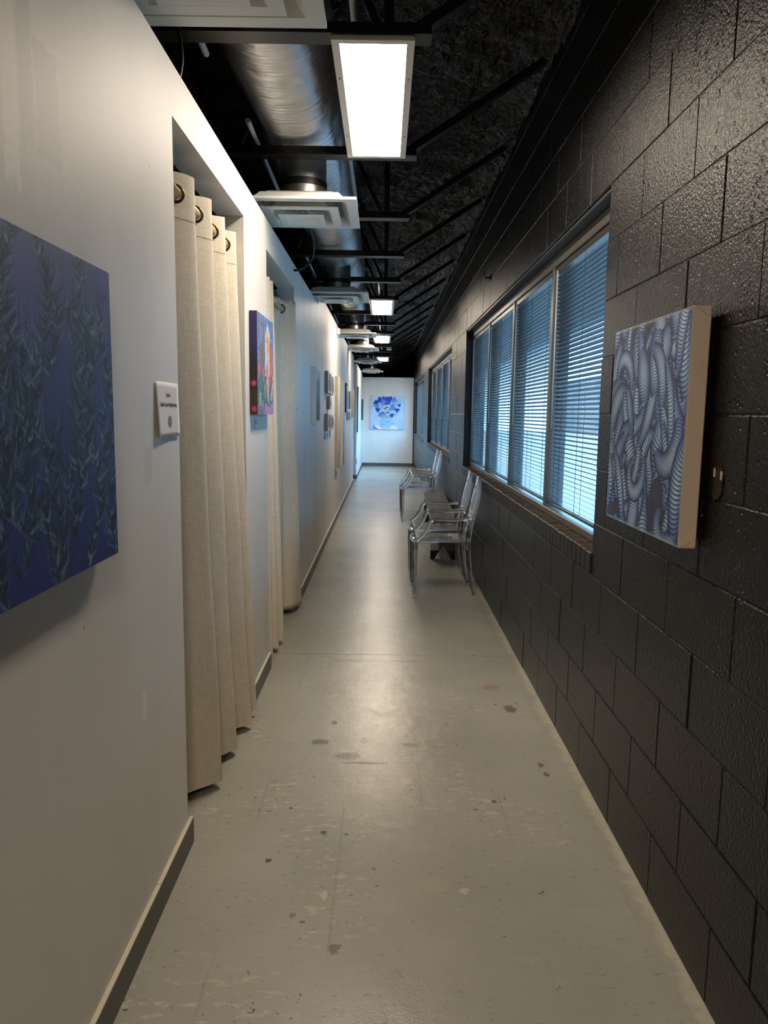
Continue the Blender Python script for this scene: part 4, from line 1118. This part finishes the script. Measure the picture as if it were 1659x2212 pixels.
# ---- studio sign
sg = thing('paper_sign', (XL, 2.135, 1.335), 'white paper studio sign with red and black lettering left of the nearest doorway', 'sign')
s0, s1, sz0_, sz1_ = 2.030, 2.250, 1.340, 1.494
Pg = np.zeros((12, 12, 3))
for i in range(12):
    for j in range(12):
        a, b = i/11, j/11
        lift = 0.003+0.010*(1-b)*(1-a)**1.5+0.004*(1-b)*a**3
        Pg[i, j] = (XL+lift, s0+(s1-s0)*a, sz0_+(sz1_-sz0_)*b)
pm = MB().grid(Pg); po = part('sheet', pm, MT['paper'], sg); md = po.modifiers.new('thickness', 'SOLIDIFY'); md.thickness = 0.0005
def lettering(txt, size, yc, zc, mat, name, xs=1.0):
    cu = bpy.data.curves.new(name, 'FONT'); cu.body = txt; cu.size = size; cu.align_x = 'CENTER'; cu.align_y = 'CENTER'; cu.extrude = 0.0002
    to = bpy.data.objects.new(name, cu); col.objects.link(to)
    bpy.context.view_layer.update()
    me = bpy.data.meshes.new_from_object(to.evaluated_get(bpy.context.evaluated_depsgraph_get()))
    bpy.data.objects.remove(to); bpy.data.curves.remove(cu)
    o = ORG[sg.name]
    for v in me.vertices:
        x, y, z = v.co
        yy, zz = yc+x*xs, zc+y
        a, b = (yy-s0)/(s1-s0), (zz-sz0_)/(sz1_-sz0_)
        lift = 0.003+0.010*(1-b)*(1-a)**1.5+0.004*(1-b)*a**3
        v.co = (XL+lift+0.0008+z-o[0], yy-o[1], zz-o[2])
    me.materials.clear(); me.materials.append(mat)
    return link(name, me, sg)
lettering('Studio 6', 0.016, 2.145, 1.4585, MT['inkred'], 'red_lettering', 0.85)
lettering('Giselle Castro-Brightenburg', 0.0165, 2.142, 1.4315, MT['inkblack'], 'black_lettering', 0.90)
def disc(y, z, ry, rz, lift, mat, name, par=None):
    n = 28; a, b = (y-s0)/(s1-s0), (z-sz0_)/(sz1_-sz0_)
    L = 0.003+0.010*(1-b)*(1-a)**1.5+0.004*(1-b)*a**3
    return part(name, MB().prism([(y+ry*math.cos(2*PI*i/n), z+rz*math.sin(2*PI*i/n)) for i in range(n)], 0, XL+L+0.0012, XL+L+0.0012+lift), mat, par or sg)
lo_ = disc(2.150, 1.3835, 0.0165, 0.0165, 0.0004, MT['inkteal'], 'round_logo')
disc(2.155, 1.3765, 0.0075, 0.0065, 0.0007, MT['inkrust'], 'logo_mark', lo_)
disc(2.142, 1.390, 0.004, 0.009, 0.0007, MT['inkrust'], 'logo_mark', lo_)

# ---- small fittings
al = thing('wall_sensor', (XL, 9.72, 2.41), 'small white sensor box high on the left wall', 'sensor')
part('case', MB().bbox(XL+0.001, XL+0.045, 9.68, 9.76, 2.41, 2.485, 0.006), MT['white'], al)
part('grille', MB().bbox(XL+0.045, XL+0.047, 9.70, 9.74, 2.43, 2.465, 0.001), MT['outlet'], al)
ou = thing('power_outlet', (XL3, 16.10, 0.32), 'small dark power outlet low on the far left wall', 'outlet')
part('plate', MB().bbox(XL3, XL3+0.006, 16.06, 16.14, 0.315, 0.425, 0.002), MT['outlet'], ou)
for z in (0.345, 0.395): part('socket', MB().bbox(XL3+0.006, XL3+0.009, 16.082, 16.118, z-0.014, z+0.014, 0.002), MT['steel'], ou)
hk = thing('wall_hook', (XR, 5.84, 2.43), 'small black hook on the block wall above the near window', 'hook')
part('plate', MB().bbox(XR-0.008, XR-0.001, 5.81, 5.87, 2.43, 2.475, 0.002), MT['steel'], hk)
part('prong', MB().tube(curve([(XR-0.006, 5.84, 2.455), (XR-0.035, 5.84, 2.45), (XR-0.05, 5.84, 2.47), (XR-0.048, 5.84, 2.50)], 6), 0.006, 8), MT['steel'], hk)
rr_ = random.Random(4)
ad = thing('adhesive_patch', (XR, 1.755, 1.21), 'glossy torn adhesive patch on the block wall right of the swirl canvas', 'patch')
pp = []
for i in range(18):
    a = 2*PI*i/18; k = 0.75+0.35*rr_.random(); pp.append((1.757+0.027*k*math.cos(a), 1.258+0.046*k*math.sin(a)))
part('residue', MB().prism(pp, 0, XR-0.004, XR+0.002), MT['tar'], ad)
for (y, z) in ((1.775, 1.285), (1.738, 1.28)): part('torn_paper', MB().bbox(XR-0.006, XR-0.003, y-0.004, y+0.004, z-0.011, z+0.011, 0.001), MT['canvas'], ad)

# ------------------------------------------------------------------ clear armchairs
def chair(loc, label, group):
    root = thing('clear_armchair', loc, label, 'chair', group)
    # local frame: x towards the wall (chair faces -x), y along the corridor; centre of the feet at the origin
    ox, oy = loc[0], loc[1]
    def w(p): return (ox+p[0], oy+p[1], p[2])
    C = MT['clear']
    sz = 0.445
    n1, n2 = 25, 25
    def seat_xy(a, b):
        x = -0.245+0.44*a; hw = 0.245-0.045*a
        hw *= (1-0.10*max(0, (0.12-a)/0.12)**2)
        x -= 0.018*(1-(2*b-1)**2)*(1-a)
        return x, hw*(2*b-1)
    Pt = np.zeros((n1, n2, 3)); Pb = np.zeros((n1, n2, 3))
    for i in range(n1):
        for j in range(n2):
            a, b = i/(n1-1), j/(n2-1); x, y = seat_xy(a, b)
            rr = max(abs(2*a-1), abs(2*b-1)); dip = 0.014*(1-rr**2)-0.004*max(0, (rr-0.9)/0.1)**2*-1
            z = sz-dip-0.010*max(0, (0.1-a)/0.1)**2
            Pt[i, j] = w((x, y, z)); Pb[i, j] = w((x, y, z-0.012))
    mb = MB(); mb.grid(Pt); mb.grid(Pb[:, ::-1])
    rim = [(i, 0) for i in range(n1)]+[(n1-1, j) for j in range(1, n2)]+[(i, n2-1) for i in range(n1-2, -1, -1)]+[(0, j) for j in range(n2-2, 0, -1)]
    v = [tuple(Pt[i, j]) for i, j in rim]+[tuple(Pb[i, j]) for i, j in rim]; k = len(rim)
    mb.add(v, [(i, (i+1) % k, k+(i+1) % k, k+i) for i in range(k)])
    part('seat', mb, C, root)
    def rail(p, q, name='apron'): part(name, MB().bar(w(p), w(q), 0.010, 0.062), C, root)
    za = sz-0.012-0.032
    for s in (-1, 1): rail((-0.225, s*0.225, za), (0.175, s*0.190, za))
    rail((-0.235, -0.215, za), (-0.235, 0.215, za)); rail((0.185, -0.185, za), (0.185, 0.185, za))
    for s in (-1, 1):
        pts = [w((-0.232, s*0.225, z)) for z in np.linspace(0.0, sz-0.014, 9)]
        lg = part('leg', MB().tube(pts, [0.0125+0.0095*(i/8) for i in range(9)], 4, smooth=False), C, root)
        part('foot_cap', MB().tube([w((-0.232, s*0.225, 0.0)), w((-0.232, s*0.225, 0.012))], 0.0145, 8), MT['wand'], lg)
        pts = curve([w((0.238, s*0.215, 0.0)), w((0.205, s*0.208, 0.16)), w((0.183, s*0.200, 0.32)), w((0.180, s*0.195, sz)), w((0.190, s*0.190, 0.53)), w((0.203, s*0.180, 0.60))], 6)
        lg = part('leg', MB().tube(pts, [0.0125+0.008*min(1, i/14) for i in range(len(pts))], 6, smooth=False), C, root)
        part('foot_cap', MB().tube([w((0.238, s*0.215, 0.0)), w((0.236, s*0.215, 0.012))], 0.0145, 8), MT['wand'], lg)
        arm = curve([w((0.196, s*0.205, 0.625)), w((0.12, s*0.235, 0.612)), w((0.0, s*0.250, 0.612)), w((-0.095, s*0.250, 0.612)), w((-0.122, s*0.250, 0.595)), w((-0.145, s*0.248, 0.54)), w((-0.180, s*0.243, 0.485)), w((-0.225, s*0.235, sz+0.002))], 6)
        part('armrest', MB().tube(arm, 0.0155, 8, sq=(1.25, 0.9)), C, root)
    # oval back, leaning
    def bpt(y, z, d=0):
        t_ = (z-0.49)/0.43; return w((0.200+0.068*t_+0.020*t_*t_-0.05*(1-(y/0.2)**2)*0.35+d, y, z))
    mb = MB(); zc, hh, ww = 0.705, 0.215, 0.200; n, mR = 48, 9
    for sgn, d in ((1, -0.004), (-1, 0.004)):
        vv = [bpt(0, zc, d)]; ff = []
        for r_ in range(1, mR+1):
            for i in range(n):
                a = 2*PI*i/n; k = r_/mR; vv.append(bpt(ww*k*math.cos(a), zc+hh*k*math.sin(a), d))
        for i in range(n): ff.append((0, 1+i, 1+(i+1) % n))
        for r_ in range(mR-1):
            for i in range(n): ff.append((1+r_*n+i, 1+(r_+1)*n+i, 1+(r_+1)*n+(i+1) % n, 1+r_*n+(i+1) % n))
        mb.add(vv, ff, True)
    bp_ = part('back_panel', mb, C, root)
    ring = [Vector(bpt(ww*math.cos(2*PI*i/64), zc+hh*math.sin(2*PI*i/64))) for i in range(65)]
    part('back_rim', MB().tube(ring, 0.0125, 8, caps=False), C, root)
    part('back_slot', MB().tube([bpt(0.03*math.cos(2*PI*i/16), 0.845+0.010*math.sin(2*PI*i/16), -0.004) for i in range(17)], 0.004, 6, caps=False), C, bp_)
    return root
cg = 'clear plastic armchairs along the block wall'
cx = 0.485
ch0 = chair((cx, 5.86, 0), 'nearest clear plastic armchair under the near window', cg)
copy_tree(ch0, (cx-0.003, 6.43, 0), 'second clear plastic armchair, between the nearest one and the bench', cg)
copy_tree(ch0, (cx+0.004, 9.87, 0), 'clear plastic armchair just beyond the far end of the bench', cg)
copy_tree(ch0, (cx+0.004, 10.47, 0), 'farthest clear plastic armchair', cg)

# ------------------------------------------------------------------ bench
bn = thing('bench', (0.62, 8.35, 0), 'low dark bench with notched board legs between the clear chairs', 'bench')
bl, bw = 2.42, 0.262
def brot(pts):
    a = math.radians(-1.5); c, s = math.cos(a), math.sin(a)
    return [(0.625+x*c-y*s, 8.35+x*s+y*c, z) for x, y, z in pts]
def bpart(name, mb, mat):
    mb.v = brot(mb.v); return part(name, mb, mat, bn)
for i in range(3):
    w_ = bw/3; bpart('top_board', MB().bbox(-bw/2+i*w_+0.001, -bw/2+(i+1)*w_-0.001, -bl/2, bl/2, 0.372, 0.41, 0.003), MT['benchtop'])
for y in (-bl/2+0.015, bl/2-0.075):
    poly = [(-0.122, 0), (-0.085, 0), (0.0, 0.145), (0.085, 0), (0.122, 0), (0.122, 0.372), (-0.122, 0.372)]
    # split into convex pieces
    mb = MB(); 
    mb.prism([(-0.122, 0), (-0.085, 0), (0.0, 0.145), (0.0, 0.372), (-0.122, 0.372)], 1, y, y+0.055)
    mb.prism([(0.085, 0), (0.122, 0), (0.122, 0.372), (0.0, 0.372), (0.0, 0.145)], 1, y, y+0.055)
    bpart('leg_board', mb, MT['benchblack'])
for s in (-1, 1): bpart('side_rail', MB().box(s*0.095-0.012, s*0.095+0.012, -bl/2+0.07, bl/2-0.075, 0.31, 0.372), MT['benchblack'])
